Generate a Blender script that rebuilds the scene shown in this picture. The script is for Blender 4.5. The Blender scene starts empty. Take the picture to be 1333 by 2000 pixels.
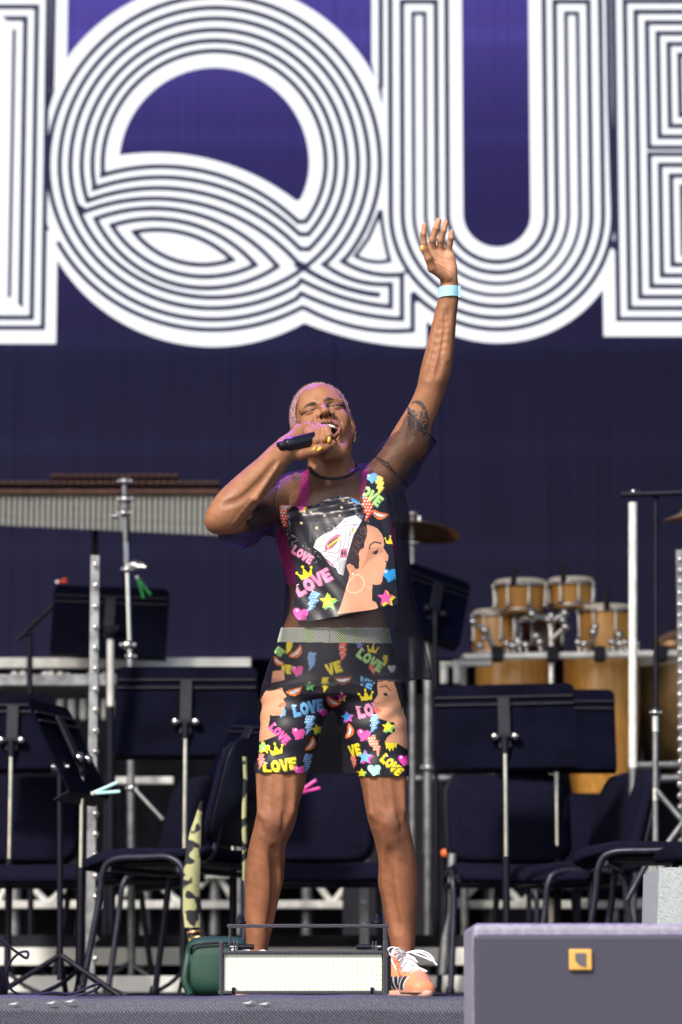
import bpy, bmesh, math, random
import numpy as np
from mathutils import Vector, Matrix
random.seed(7); rng = np.random.default_rng(7)
S = bpy.context.scene
C = S.collection
R = math.radians
# ---------------------------------------------------------------- camera
FPX = 5926.0; CW, CH = 1333.0, 2000.0
TILT = math.atan((1965-1000)/FPX)
CAM = np.array([0.0, 0.0, -0.02])
cd = bpy.data.cameras.new('camera'); cam = bpy.data.objects.new('camera', cd); C.objects.link(cam)
cam.location = CAM; cam.rotation_euler = (R(90)+TILT, 0, 0)
cd.sensor_fit = 'HORIZONTAL'; cd.sensor_width = 24.0; cd.lens = 24.0*FPX/CW
cd.clip_start = 0.5; cd.clip_end = 3000
cd.dof.use_dof = True; cd.dof.focus_distance = 7.93; cd.dof.aperture_fstop = 3.0; cd.dof.aperture_blades = 9
S.camera = cam
# ---------------------------------------------------------------- daylight
SUN_EL, SUN_AZ = 40, -30      # azimuth: degrees left of the camera's back
w = bpy.data.worlds.new('World'); S.world = w; w.use_nodes = True
nt = w.node_tree; bg = nt.nodes['Background']
sky = nt.nodes.new('ShaderNodeTexSky'); sky.sky_type = 'NISHITA'; sky.sun_disc = False
sky.sun_elevation = R(SUN_EL); sky.sun_rotation = R(180-SUN_AZ); sky.dust_density = 3.0; sky.air_density = 1.0
nt.links.new(sky.outputs[0], bg.inputs[0]); bg.inputs[1].default_value = 0.13
sl = bpy.data.lights.new('sun', 'SUN'); sl.energy = 2.85; sl.angle = R(6); sl.color = (1.0, 0.93, 0.84)
so = bpy.data.objects.new('sun', sl); C.objects.link(so)
sdir = Vector((math.sin(R(SUN_AZ))*math.cos(R(SUN_EL)), -math.cos(R(SUN_AZ))*math.cos(R(SUN_EL)), math.sin(R(SUN_EL))))
so.rotation_euler = sdir.to_track_quat('Z', 'Y').to_euler()
def stage_spot(loc, aim, power, col, size, r=0.12):
    l = bpy.data.lights.new('stage_spot', 'SPOT'); l.energy = power; l.color = col; l.spot_size = R(size); l.spot_blend = .4; l.shadow_soft_size = r; l.specular_factor = .35
    o = bpy.data.objects.new('stage_spot', l); C.objects.link(o); o.location = loc
    o.rotation_euler = (Vector(loc)-Vector(aim)).to_track_quat('Z', 'Y').to_euler()
stage_spot((-1.0, 10.6, 5.2), (0, 8.0, 1.3), 430, (0.30, 0.04, 1.0), 34, .25)
stage_spot((1.6, 10.4, 5.2), (0, 8.0, 1.2), 260, (0.24, 0.03, 1.0), 34, .25)
S.view_settings.view_transform = 'Standard'; S.view_settings.look = 'None'; S.view_settings.gamma = 1.0
S.view_settings.use_curve_mapping = False; S.view_settings.exposure = 0.55
# ---------------------------------------------------------------- pixel <-> world
ct, st = math.cos(TILT), math.sin(TILT)
def W(x, y, Y):
    """point of the place seen at photo pixel (x,y) at distance Y"""
    a = (np.asarray(x, float)-CW/2)/FPX; b = (CH/2-np.asarray(y, float))/FPX
    dy = ct-b*st; dz = st+b*ct; t = (np.asarray(Y, float)-CAM[1])/dy
    return np.stack(np.broadcast_arrays(CAM[0]+a*t, CAM[1]+dy*t, CAM[2]+dz*t), -1)
def PX(P):
    P = np.asarray(P, float)-CAM
    d = P[..., 1]*ct+P[..., 2]*st; u = -P[..., 1]*st+P[..., 2]*ct
    return CW/2+FPX*P[..., 0]/d, CH/2-FPX*u/d
def sc(Y): return Y/FPX*1.008
def V(x, y, Y): return Vector(W(x, y, Y))
# ---------------------------------------------------------------- materials
def mat(name, col, rough=.6, metal=0, noise=0, nscale=30, bump=0, bscale=200, emit=None, es=0, spec=.5, coat=0, sheen=0, col2=None, stretch=None):
    m = bpy.data.materials.new(name); m.use_nodes = True; n = m.node_tree.nodes; L = m.node_tree.links
    b = n['Principled BSDF']; b.inputs['Base Color'].default_value = (*col, 1); b.inputs['Roughness'].default_value = rough
    b.inputs['Metallic'].default_value = metal; b.inputs['Specular IOR Level'].default_value = spec
    b.inputs['Coat Weight'].default_value = coat; b.inputs['Sheen Weight'].default_value = sheen
    tc = n.new('ShaderNodeTexCoord'); src = tc.outputs['Object']
    if stretch:
        mp = n.new('ShaderNodeMapping'); mp.inputs['Scale'].default_value = stretch; L.new(src, mp.inputs[0]); src = mp.outputs[0]
    if noise:
        t = n.new('ShaderNodeTexNoise'); t.inputs['Scale'].default_value = nscale; t.inputs['Detail'].default_value = 6; L.new(src, t.inputs['Vector'])
        mx = n.new('ShaderNodeMix'); mx.data_type = 'RGBA'
        c2 = col2 or tuple(c*(1-noise) for c in col); c1 = col if col2 else tuple(min(1, c*(1+noise)) for c in col)
        mx.inputs['A'].default_value = (*c1, 1); mx.inputs['B'].default_value = (*c2, 1)
        r = n.new('ShaderNodeMapRange'); r.inputs[1].default_value = .35; r.inputs[2].default_value = .65; L.new(t.outputs[0], r.inputs[0])
        L.new(r.outputs[0], mx.inputs['Factor']); L.new(mx.outputs['Result'], b.inputs['Base Color'])
        rr = n.new('ShaderNodeMapRange'); rr.inputs[3].default_value = rough*.8; rr.inputs[4].default_value = min(1, rough*1.25)
        L.new(t.outputs[0], rr.inputs[0]); L.new(rr.outputs[0], b.inputs['Roughness'])
    if bump:
        t2 = n.new('ShaderNodeTexNoise'); t2.inputs['Scale'].default_value = bscale; t2.inputs['Detail'].default_value = 4; L.new(src, t2.inputs['Vector'])
        bp = n.new('ShaderNodeBump'); bp.inputs['Strength'].default_value = bump; bp.inputs['Distance'].default_value = .004
        L.new(t2.outputs[0], bp.inputs['Height']); L.new(bp.outputs[0], b.inputs['Normal'])
    if emit:
        b.inputs['Emission Color'].default_value = (*emit, 1); b.inputs['Emission Strength'].default_value = es
    return m
M = {}
M['black'] = mat('black_steel', (.005, .005, .014), .5, 0, .3, 20, spec=.25)
M['desk'] = mat('desk_black', (.0014, .0018, .0095), .65, 0, .25, 8, spec=.04)
M['fabric'] = mat('chair_fabric', (.0062, .0062, .0185), .95, 0, .35, 120, .5, 500, spec=.08)
M['plastic'] = mat('chair_plastic', (.0035, .004, .0115), .45, 0, .2, 15, .15, 900, spec=.25)
M['tubegrey'] = mat('chair_tube', (.035, .036, .055), .38, .6, .2, 40, spec=.3)
M['chrome'] = mat('chrome', (.72, .72, .72), .16, 1, .12, 30)
M['steel'] = mat('galvanised_steel', (.30, .31, .33), .38, .75, .3, 25)
M['alu'] = mat('aluminium', (.78, .79, .76), .5, .15, .15, 18, .1, 60)
M['whiteboard'] = mat('white_step_edge', (.88, .88, .84), .55, 0, .06, 6, .15, 40)
M['deck'] = mat('riser_deck', (.003, .003, .010), .8, 0, .3, 12)
M['wood'] = mat('drum_wood', (.74, .37, .08), .3, 0, .3, 14, coat=.4, col2=(.54, .25, .05), stretch=(5, 5, .6))
M['rosewood'] = mat('rosewood_bar', (.20, .085, .055), .45, 0, .3, 20, stretch=(1, 4, 1))
M['skinhead'] = mat('drum_skin', (.75, .70, .58), .6, 0, .1, 12)
M['darkred'] = mat('drum_shell_red', (.10, .02, .012), .4, coat=.3)
M['brass'] = mat('bronze_cymbal', (.42, .25, .14), .38, .8, .2, 30)
M['copper'] = mat('gong_bronze', (.34, .22, .10), .45, .6, .35, 10)
M['green'] = mat('green_bag', (.008, .048, .032), .5, 0, .3, 10, .3, 300)
M['mint'] = mat('mint_peg', (.45, .80, .78), .4)
M['pink'] = mat('pink_peg', (.85, .05, .45), .4)
M['redp'] = mat('red_peg', (.75, .06, .03), .4)
M['greenp'] = mat('green_peg', (.02, .35, .08), .4)
M['orange'] = mat('orange_cap', (.8, .16, .04), .5)
M['cable'] = mat('cable', (.014, .012, .03), .45)
M['mic'] = mat('microphone_body', (.012, .012, .02), .28, .2)
M['goldm'] = mat('gold_metal', (.75, .45, .2), .3, 1)
# ---------------------------------------------------------------- mesh helpers
def new_obj(name, me, m=None, parent=None, smooth=False):
    o = bpy.data.objects.new(name, me); C.objects.link(o)
    if m is not None and not me.materials: me.materials.append(m)
    if parent is not None: o.parent = parent
    if smooth: me.polygons.foreach_set('use_smooth', [True]*len(me.polygons))
    return o
def tag(o, label=None, cat=None, group=None, kind=None):
    if label: o['label'] = label
    if cat: o['category'] = cat
    if group: o['group'] = group
    if kind: o['kind'] = kind
    return o
def empty(name, loc, label, cat, group=None, rz=0):
    o = bpy.data.objects.new(name, None); C.objects.link(o); o.location = loc; o.rotation_euler = (0, 0, rz); o.empty_display_size = .1
    return tag(o, label, cat, group)
class MB:
    """collects shapes of one part; o = origin subtracted so a part can hang under a thing's empty"""
    def __init__(s, o=(0, 0, 0)): s.v = []; s.f = []; s.sm = []; s.o = Vector(o)
    def add(s, vs, fs, sm=False):
        n = len(s.v); s.v += [tuple(Vector(v)-s.o) for v in vs]; s.f += [tuple(i+n for i in f) for f in fs]; s.sm += [sm]*len(fs); return s
    def box(s, c, size, rot=None, bev=0):
        bm = bmesh.new(); bmesh.ops.create_cube(bm, size=1)
        bmesh.ops.scale(bm, vec=size, verts=bm.verts)
        if bev: bmesh.ops.bevel(bm, geom=bm.edges[:], offset=bev, segments=2, affect='EDGES', profile=.5)
        if rot is not None: bmesh.ops.rotate(bm, matrix=rot, verts=bm.verts)
        bmesh.ops.translate(bm, vec=Vector(c), verts=bm.verts)
        bm.verts.index_update(); s.add([v.co.copy() for v in bm.verts], [[v.index for v in f.verts] for f in bm.faces]); bm.free(); return s
    def tube(s, pts, r, n=10, cap=True, closed=False):
        pts = [Vector(p) for p in pts]; m = len(pts); rs = r if isinstance(r, (list, tuple)) else [r]*m
        vs = []; fs = []; up = None
        for i, p in enumerate(pts):
            a = pts[(i-1) % m] if (i > 0 or closed) else p; b = pts[(i+1) % m] if (i < m-1 or closed) else p
            t = (b-a).normalized()
            if up is None: up = t.orthogonal().normalized()
            else: up = (up-t*up.dot(t)).normalized()
            sd = t.cross(up)
            for k in range(n):
                an = 2*math.pi*k/n; vs.append(p+(up*math.cos(an)+sd*math.sin(an))*rs[i])
        for i in range(m if closed else m-1):
            j = (i+1) % m
            for k in range(n):
                fs.append((i*n+k, i*n+(k+1) % n, j*n+(k+1) % n, j*n+k))
        s.add(vs, fs, True)
        if cap and not closed:
            s.add(vs[:n], [list(range(n))[::-1]]); s.add(vs[-n:], [list(range(n))])
        return s
    def lathe(s, prof, c, axis=(0, 0, 1), n=24):
        q = Vector((0, 0, 1)).rotation_difference(Vector(axis)); vs = []; fs = []; c = Vector(c); m = len(prof)
        for (r, z) in prof:
            for k in range(n):
                an = 2*math.pi*k/n; vs.append(c+q@Vector((r*math.cos(an), r*math.sin(an), z)))
        for i in range(m-1):
            for k in range(n): fs.append((i*n+k, i*n+(k+1) % n, (i+1)*n+(k+1) % n, (i+1)*n+k))
        return s.add(vs, fs, True)
    def ball(s, c, r, n=10, sc3=(1, 1, 1)):
        vs = []; fs = []; c = Vector(c); m = n//2+1
        for i in range(m+1):
            th = math.pi*i/m
            for k in range(n):
                an = 2*math.pi*k/n
                vs.append(c+Vector((r*sc3[0]*math.sin(th)*math.cos(an), r*sc3[1]*math.sin(th)*math.sin(an), r*sc3[2]*math.cos(th))))
        for i in range(m):
            for k in range(n): fs.append((i*n+k, (i+1)*n+k, (i+1)*n+(k+1) % n, i*n+(k+1) % n))
        return s.add(vs, fs, True)
    def build(s, name, m, parent=None, **kw):
        me = bpy.data.meshes.new(name); me.from_pydata(s.v, [], s.f); me.polygons.foreach_set('use_smooth', s.sm); me.update()
        o = new_obj(name, me, m, parent)
        if kw: tag(o, **kw)
        return o
def kids(o): return [c for c in C.objects if c.parent == o]
def copy_tree(o, parent=None):
    c = o.copy(); C.objects.link(c); c.parent = parent
    for ch in kids(o): copy_tree(ch, c)
    return c
def smooth_path(pts, n=8):
    P = [Vector(p) for p in pts]; out = []
    for i in range(len(P)-1):
        p0 = P[max(i-1, 0)]; p1 = P[i]; p2 = P[i+1]; p3 = P[min(i+2, len(P)-1)]
        for k in range(n):
            t = k/n; out.append(.5*((2*p1)+(-p0+p2)*t+(2*p0-5*p1+4*p2-p3)*t*t+(-p0+3*p1-3*p2+p3)*t**3))
    out.append(P[-1]); return out
# ---------------------------------------------------------------- setting
g = MB(); g.add([(-900, -900, -1.5), (900, -900, -1.5), (900, 900, -1.5), (-900, 900, -1.5)], [(0, 1, 2, 3)])
g.build('ground', mat('ground_tarmac', (.06, .06, .065), .9, 0, .3, 3), kind='structure')
carpet = mat('stage_carpet', (.035, .036, .05), .85, 0, .45, 90, .8, 420)
LIP = 7.32
f = MB(); f.box((0, LIP+4.6, -.06), (14, 9.2, .12)); f.build('stage_floor', carpet, kind='structure')
# front of the stage: woven scrim stretched from the lip
scrim = bpy.data.materials.new('stage_scrim'); scrim.use_nodes = True
n = scrim.node_tree.nodes; L = scrim.node_tree.links; b = n['Principled BSDF']; b.inputs['Roughness'].default_value = .7
tc = n.new('ShaderNodeTexCoord'); 
wv = n.new('ShaderNodeTexWave'); wv.wave_type = 'BANDS'; wv.bands_direction = 'DIAGONAL'; wv.inputs['Scale'].default_value = 75; wv.inputs['Distortion'].default_value = 1.5; wv.inputs['Detail'].default_value = 2
no = n.new('ShaderNodeTexNoise'); no.inputs['Scale'].default_value = 260
L.new(tc.outputs['Object'], wv.inputs[0]); L.new(tc.outputs['Object'], no.inputs['Vector'])
mu = n.new('ShaderNodeMath'); mu.operation = 'MULTIPLY'; L.new(wv.outputs['Fac'], mu.inputs[0]); L.new(no.outputs[0], mu.inputs[1])
cr = n.new('ShaderNodeValToRGB'); cr.color_ramp.elements[0].position = .1; cr.color_ramp.elements[0].color = (.02, .022, .035, 1)
cr.color_ramp.elements[1].position = .62; cr.color_ramp.elements[1].color = (.15, .16, .22, 1)
L.new(mu.outputs[0], cr.inputs[0]); L.new(cr.outputs[0], b.inputs['Base Color'])
f = MB(); xs = np.linspace(-7, 7, 240); vs = []; fs = []
rows = [(LIP+.35, .002), (LIP+.02, .004), (LIP-.012, -.001), (LIP-.02, -.012), (LIP-.021, -.024), (LIP-.026, -.03), (LIP-.024, -.037), (LIP-.022, -.3), (LIP-.02, -1.5)]
for (Y, z) in rows:
    for x in xs: vs.append((x, Y+.003*math.sin(x*9), z+(.0022*math.sin(x*7+2)+.0015*math.sin(x*23) if z > -.2 else 0)))
m_ = len(xs)
for i in range(len(rows)-1):
    for k in range(m_-1): fs.append((i*m_+k, (i+1)*m_+k, (i+1)*m_+k+1, i*m_+k+1))
f.add(vs, fs, True); f.build('stage_front', scrim, kind='structure')
dk = mat('stage_cloth', (.012, .012, .02), .9)
f = MB(); f.box((0, 11.6, 6.4), (14.4, 9.6, .3)); f.build('stage_roof', dk, kind='structure')
for s in (-1, 1):
    f = MB(); f.box((s*6.9, 12.6, 2.4), (.1, 7, 7.6)); f.build('side_wall', dk, kind='structure')
f = MB(); f.box((0, 15.9, 2.4), (13.7, .1, 7.6)); f.build('back_wall', dk, kind='structure')
# ---------------------------------------------------------------- LED wall
YS = 14.0
def SP(x, y, d=0):
    """point on the LED wall: column measured at pixel row 350, row measured at any column"""
    X = W(x, 350, YS)[0]; Z = W(x, y, YS)[2]; return (X, YS-d, Z)
ledm = bpy.data.materials.new('led_panel'); ledm.use_nodes = True; n = ledm.node_tree.nodes; L = ledm.node_tree.links
b = n['Principled BSDF']; b.inputs['Base Color'].default_value = (.006, .006, .010, 1); b.inputs['Roughness'].default_value = .8; b.inputs['Specular IOR Level'].default_value = .1
geo = n.new('ShaderNodeNewGeometry'); sx = n.new('ShaderNodeSeparateXYZ'); L.new(geo.outputs['Position'], sx.inputs[0])
mr = n.new('ShaderNodeMapRange'); z_lo = SP(0, 1100)[2]; z_hi = SP(0, -60)[2]; mr.inputs[1].default_value = z_lo; mr.inputs[2].default_value = z_hi; L.new(sx.outputs['Z'], mr.inputs[0])
cr = n.new('ShaderNodeValToRGB'); e = cr.color_ramp.elements; e[0].position = 0; e[0].color = (.0095, .0088, .0215, 1); e[1].position = 1; e[1].color = (.062, .046, .24, 1)
q = e.new(.33); q.color = (.009, .0085, .0245, 1); q = e.new(.5); q.color = (.016, .0125, .054, 1); q = e.new(.72); q.color = (.024, .0185, .092, 1); L.new(mr.outputs[0], cr.inputs[0])
mp = n.new('ShaderNodeMapping'); mp.inputs['Scale'].default_value = (26, 0, .15); L.new(geo.outputs['Position'], mp.inputs[0])
ns = n.new('ShaderNodeTexNoise'); ns.inputs['Scale'].default_value = 1.6; ns.inputs['Detail'].default_value = 3; L.new(mp.outputs[0], ns.inputs['Vector'])
m1 = n.new('ShaderNodeMapRange'); m1.inputs[1].default_value = .3; m1.inputs[2].default_value = .7; m1.inputs[3].default_value = .90; m1.inputs[4].default_value = 1.12; L.new(ns.outputs[0], m1.inputs[0])
mrx = n.new('ShaderNodeMapRange'); mrx.inputs[1].default_value = -1.6; mrx.inputs[2].default_value = 1.6; mrx.inputs[3].default_value = 1.25; mrx.inputs[4].default_value = .85; L.new(sx.outputs['X'], mrx.inputs[0])
m2 = n.new('ShaderNodeMath'); m2.operation = 'MULTIPLY'; L.new(m1.outputs[0], m2.inputs[0]); L.new(mrx.outputs[0], m2.inputs[1])
L.new(cr.outputs[0], b.inputs['Emission Color']); pg = n.new('ShaderNodeMath'); pg.operation = 'PINGPONG'; pg.inputs[1].default_value = .25; zo = n.new('ShaderNodeMath'); zo.operation = 'SUBTRACT'; zo.inputs[1].default_value = SP(0, 1285)[2]; L.new(sx.outputs['Z'], zo.inputs[0]); L.new(zo.outputs[0], pg.inputs[0])
m4 = n.new('ShaderNodeMapRange'); m4.inputs[1].default_value = .0; m4.inputs[2].default_value = .07; m4.inputs[3].default_value = 1.22; m4.inputs[4].default_value = 1.0; L.new(pg.outputs[0], m4.inputs[0])
m5 = n.new('ShaderNodeMath'); m5.operation = 'MULTIPLY'; L.new(m2.outputs[0], m5.inputs[0]); L.new(m4.outputs[0], m5.inputs[1]); L.new(m5.outputs[0], b.inputs['Emission Strength'])
wh = bpy.data.materials.new('led_white'); wh.use_nodes = True; n = wh.node_tree.nodes; L = wh.node_tree.links
b = n['Principled BSDF']; b.inputs['Base Color'].default_value = (.02, .02, .02, 1); b.inputs['Emission Color'].default_value = (.93, .95, 1, 1)
geo = n.new('ShaderNodeNewGeometry'); wv = n.new('ShaderNodeTexWave'); wv.bands_direction = 'Z'; wv.inputs['Scale'].default_value = 30; L.new(geo.outputs['Position'], wv.inputs[0])
m1 = n.new('ShaderNodeMapRange'); m1.inputs[3].default_value = .72; m1.inputs[4].default_value = .95; L.new(wv.outputs['Fac'], m1.inputs[0]); L.new(m1.outputs[0], b.inputs['Emission Strength'])
dl = mat('led_dark_line', (.015, .015, .02), .6, emit=(.012, .012, .045), es=1)
led = empty('led_screen', (0, YS, 1.5), 'large LED video wall filling the back of the stage, giant white striped letters on purple', 'video wall')
lo = led.location
zt = SP(0, 1285)[2]; tile = MB(); tile.box((0, 0, 0), (.497, .06, .497), bev=.003)
t0 = tile.build('panel', ledm, led); k = 0
for i in range(-5, 5):
    for j in range(0, 9):
        t = t0 if k == 0 else t0.copy()
        if k: C.objects.link(t)
        k += 1; t.location = (i*.5+.22, .035, zt+.25+j*.5-lo.z)
def poly_obj(name, polys, d, m, parent, holes=None):
    """flat fill of pixel outlines on the wall"""
    if len(polys) > 1: return [poly_obj(name, [P], d, m, parent) for P in polys][0]
    bm = bmesh.new()
    for P in polys:
        vs = [bm.verts.new(Vector(SP(x, y, d))-lo) for x, y in P]
        es = [bm.edges.new((vs[i], vs[(i+1) % len(vs)])) for i in range(len(vs))]
        bmesh.ops.triangle_fill(bm, edges=es, use_beauty=True)
    me = bpy.data.meshes.new(name); bm.to_mesh(me); bm.free(); return new_obj(name, me, m, parent)
def strip(mb, pts, wd, d, closed=False):
    P = [np.array(p, float) for p in pts]; m = len(P); l = []; r = []
    for i in range(m):
        a = P[i-1] if (i > 0 or closed) else None; c = P[(i+1) % m] if (i < m-1 or closed) else None; p = P[i]
        d1 = (p-a)/np.linalg.norm(p-a) if a is not None else None; d2 = (c-p)/np.linalg.norm(c-p) if c is not None else None
        if d1 is None: d1 = d2
        if d2 is None: d2 = d1
        n1 = np.array([-d1[1], d1[0]]); n2 = np.array([-d2[1], d2[0]]); nn = n1+n2; nn = nn/max(np.linalg.norm(nn), 1e-6)
        kk = min(1/max(.3, nn@n1), 2.6); l.append(p+nn*wd/2*kk); r.append(p-nn*wd/2*kk)
    vs = [SP(x, y, d) for x, y in l]+[SP(x, y, d) for x, y in r]
    fs = [(i, (i+1) % m, m+(i+1) % m, m+i) for i in range(m if closed else m-1)]
    mb.append((vs, fs))
def build_lines(ml, parent):
    for vs, fs in ml:
        b = MB(lo); b.add(vs, fs); b.build('letter_line', dl, parent)
def arc(cx, cy, rx, a0, a1, n=40, ry=None):
    ry = ry or rx; return [(cx+rx*math.cos(R(a0+(a1-a0)*i/n)), cy+ry*math.sin(R(a0+(a1-a0)*i/n))) for i in range(n+1)]   # y down
C1 = (418.5, 320); C2 = (300, 720); C3 = (835, 50)
def isect(c1, r1, c2, r2, pick):
    d = math.dist(c1, c2); a = (r1*r1-r2*r2+d*d)/(2*d); h = math.sqrt(max(r1*r1-a*a, 0)); mx = c1[0]+a*(c2[0]-c1[0])/d; my = c1[1]+a*(c2[1]-c1[1])/d
    s = [(mx+h*(c2[1]-c1[1])/d, my-h*(c2[0]-c1[0])/d), (mx-h*(c2[1]-c1[1])/d, my+h*(c2[0]-c1[0])/d)]
    return sorted(s, key=lambda p: p[0])[0 if pick == 'L' else 1]
def ang(c, p): return math.degrees(math.atan2(p[1]-c[1], p[0]-c[0]))
def arcp(c, r, p, q, n=40, ccw=None):
    a, b_ = ang(c, p), ang(c, q)
    if ccw is True and b_ < a: b_ += 360
    if ccw is False and b_ > a: b_ -= 360
    return arc(c[0], c[1], r, a, b_, n)
LW = 10
# letter Q
Q = poly_obj('letter', [arc(*C1, 357, 0, 360, 160)[:-1]], .002, wh, led)
tail = [(587, 520), (600, 500), (740, 380), (760, 420), (785, 545)]
tp = arcp(C3, 628, (587, 633), (832, 678), 24)
poly_obj('letter_fill', [[(560, 500)]+tp+[(832, 640), (826, 560), (800, 470), (752, 380), (690, 400)]], .004, wh, Q).location = (0, 0, 0)
def circ3(p, q, r, n=50):
    (x1, y1), (x2, y2), (x3, y3) = p, q, r
    d = 2*(x1*(y2-y3)+x2*(y3-y1)+x3*(y1-y2))
    ux = ((x1*x1+y1*y1)*(y2-y3)+(x2*x2+y2*y2)*(y3-y1)+(x3*x3+y3*y3)*(y1-y2))/d
    uy = ((x1*x1+y1*y1)*(x3-x2)+(x2*x2+y2*y2)*(x1-x3)+(x3*x3+y3*y3)*(x2-x1))/d
    rr = math.hypot(x1-ux, y1-uy); a = ang((ux, uy), p); m_ = ang((ux, uy), q)-a; b_ = ang((ux, uy), r)-a
    m_ %= 360; b_ %= 360
    if m_ > b_: b_ -= 360
    return arc(ux, uy, rr, a, a+b_, n)
def ring(r, a0, a1, n=110):
    o = []
    for i in range(n+1):
        a = R(a0+(a1-a0)*i/n); s_ = math.sin(a); o.append((C1[0]+r*math.cos(a), C1[1]+(r-19 if s_ > 0 else r+2)*s_))
    return o
def rang(r, p):
    s_ = (p[1]-C1[1])/(r-19 if p[1] > C1[1] else r+2); return math.degrees(math.atan2(s_, (p[0]-C1[0])/r))
def counter(r, pl, pm, pr):
    a = rang(r, pl); b_ = rang(r, pr); return [pl]+ring(r, a % 360, b_+360, 90)[1:-1]+[pr]+circ3(pr, pm, pl)[1:-1]
poly_obj('letter_hole', [counter(186, (233, 304), (399, 309), (579, 393))], .007, ledm, Q)
ml = []
for r, pl, pm, pr in ((218, (200, 343), (353, 327.8), (583, 434)), (238, (184, 369), (353, 349), (585.6, 458)), (259, (172, 393), (353, 370.6), (587, 487))):
    strip(ml, counter(r, pl, pm, pr), LW, .010, True)
for pl, pu, pd, pr in (((188, 428), (353, 412), (372, 561), (543, 521)), ((220, 441), (353, 433), (372, 539), (500, 518)), ((264, 454), (353, 454), (372, 516), (455, 508))):
    strip(ml, circ3(pl, pu, pr)+circ3(pr, pd, pl)[1:-1], LW, .010, True)
strip(ml, circ3((161, 416), (353, 392), (587, 519)), LW, .0108)                  # upper branch of the crossing
strip(ml, ring(281, rang(281, (587, 519)), 180, 60)[0:], LW, .0112)               # lower left branch
strip(ml, ring(281, 180, 360+rang(281, (587, 519)), 100), LW, .0112)
strip(ml, circ3((587, 519), (672, 562), (743, 577)), LW+1, .0115)
def tailring(r, kink, pts, tip, d):
    a = rang(r, tip); k_ = rang(r, kink); P = ring(r, k_, a+360, 150)
    strip(ml, [kink]+P[1:-1]+[tip]+pts[::-1], LW, d, True)
tailring(302, (589, 548), circ3((589, 548), (684, 586), (763, 600), 14)[1:]+[(763, 556)]+circ3((763, 556), (684, 545), (633, 517), 12)[1:-1], (633, 517), .0118)
tailring(324, (589, 574), circ3((589, 574), (684, 609), (784.7, 624), 14)[1:]+[(784.7, 537)]+circ3((784.7, 537), (720, 533), (669, 511), 12)[1:-1], (669, 511), .0122)
strip(ml, ring(344, 152, rang(344, (589, 598)), 80)+circ3((589, 598), (684, 637), (805.5, 646), 20)[1:]+[(805.5, 572)], LW, .0126)
strip(ml, circ3((744, 411), (749, 455), (761, 510), 10)+circ3((761, 510), (728, 512), (695, 501), 8)[1:]+[(720, 466), (744, 411)], 8.5, .0131)
strip(ml, [(784, 538), (797, 529)], 6, .0128)
poly_obj('letter_gap', [[(572, 519), (587, 510), (604, 519), (588, 530)], [(152, 396), (172, 410), (160, 428), (150, 410)], [(88, 421), (100, 452), (88, 450)]], .0138, dl, Q)
build_lines(ml, Q)
# letter I (left edge)
poly_t = [(-140, -80), (127, -80), (127, 100), (118, 340), (114, 470), (114, 670), (-140, 670)]
I = poly_obj('letter', [[(-140, -80), (127, -80), (127, 104), (114, 200), (104, 330), (114, 450), (114, 671), (-140, 671)]], .0008, wh, led)
ml = []
strip(ml, [(23, 57), (23, 582)], 7.5, .010)
strip(ml, [(3, 599), (3, 37), (45, 37), (45, 599), (3, 599)], LW, .0125, True)
strip(ml, [(-19, 621), (-19, 14), (67, 14), (67, 621)], LW, .0105, True)
strip(ml, [(-40, 641), (-40, -8), (89, -8), (89, 641)], LW, .0115, True)
strip(ml, [(100, -60), (99, 176)], LW, .0105)
build_lines(ml, I)
poly_obj('letter_gap', [[(94, 178), (106, 174), (94, 216)], [(88, 419), (92, 424), (87, 424)]], .0135, dl, I)
# letter U
def ushape(r, top, bend=418, cx=970.5, capped=None):
    return [(cx-r, top)]+arc(cx, bend, r, 180, 0, 40, r*.985)+[(cx+r, top)]
U = poly_obj('letter', [[(727, -80)]+[(727, 120), (744, 200), (735, 420)]+arc(970.5, 418, 252, 163, 17, 44)+[(1195, 418), (1195, -80)]], .0055, wh, led)
poly_obj('letter_hole', [ushape(66, -80)], .008, ledm, U)
ml = []
for a, b_, tp_ in ((117, 184, 4), (139, 162, 27)):
    o1 = ushape(b_, tp_)[1:-1]; i1 = ushape(a, tp_)[1:-1][::-1]
    strip(ml, [(970.5-b_, tp_)]+o1+[(970.5+b_, tp_), (970.5+a, tp_)]+i1+[(970.5-a, tp_)], LW if a == 117 else 8.5, .013, True)
strip(ml, ushape(96, -80), LW, .013); strip(ml, ushape(207, -80), LW, .013); 
strip(ml, [(745, -60), (745, 172)], LW, .0135)
strip(ml, arc(970.5, 418, 226, 137, 0, 40)+[(1193, 200), (1193, -80)], LW, .0135)
build_lines(ml, U)
poly_obj('letter_gap', [[(738, 168), (748, 160), (748, 212)], [(1190, 470), (1200, 470), (1200, 492), (1190, 484)], [(805, 572), (832, 598), (822, 590), (808, 592)]], .015, dl, U)
# letter E (right edge)
E = poly_obj('letter', [[(1186, -80), (1440, -80), (1440, 657), (1175.5, 657), (1175.5, 500), (1190, 480)]], .0035, wh, led)
ml = []
strip(ml, [(1204, -60), (1204, 624), (1440, 624)], LW, .012)
for x0, y0, y1 in ((1226, 3, 603), (1247, 24, 581)): strip(ml, [(1440, y0), (x0, y0), (x0, y1), (1440, y1)], LW, .012)
for k in range(4):
    strip(ml, [(1440, 45+21*k), (1269+21*k, 45+21*k), (1269+21*k, 289-21*k), (1440, 289-21*k)], LW, .012)
    strip(ml, [(1440, 302+21*k), (1269+21*k, 302+21*k), (1269+21*k, 560-21*k), (1440, 560-21*k)], LW, .012)
build_lines(ml, E)
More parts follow.
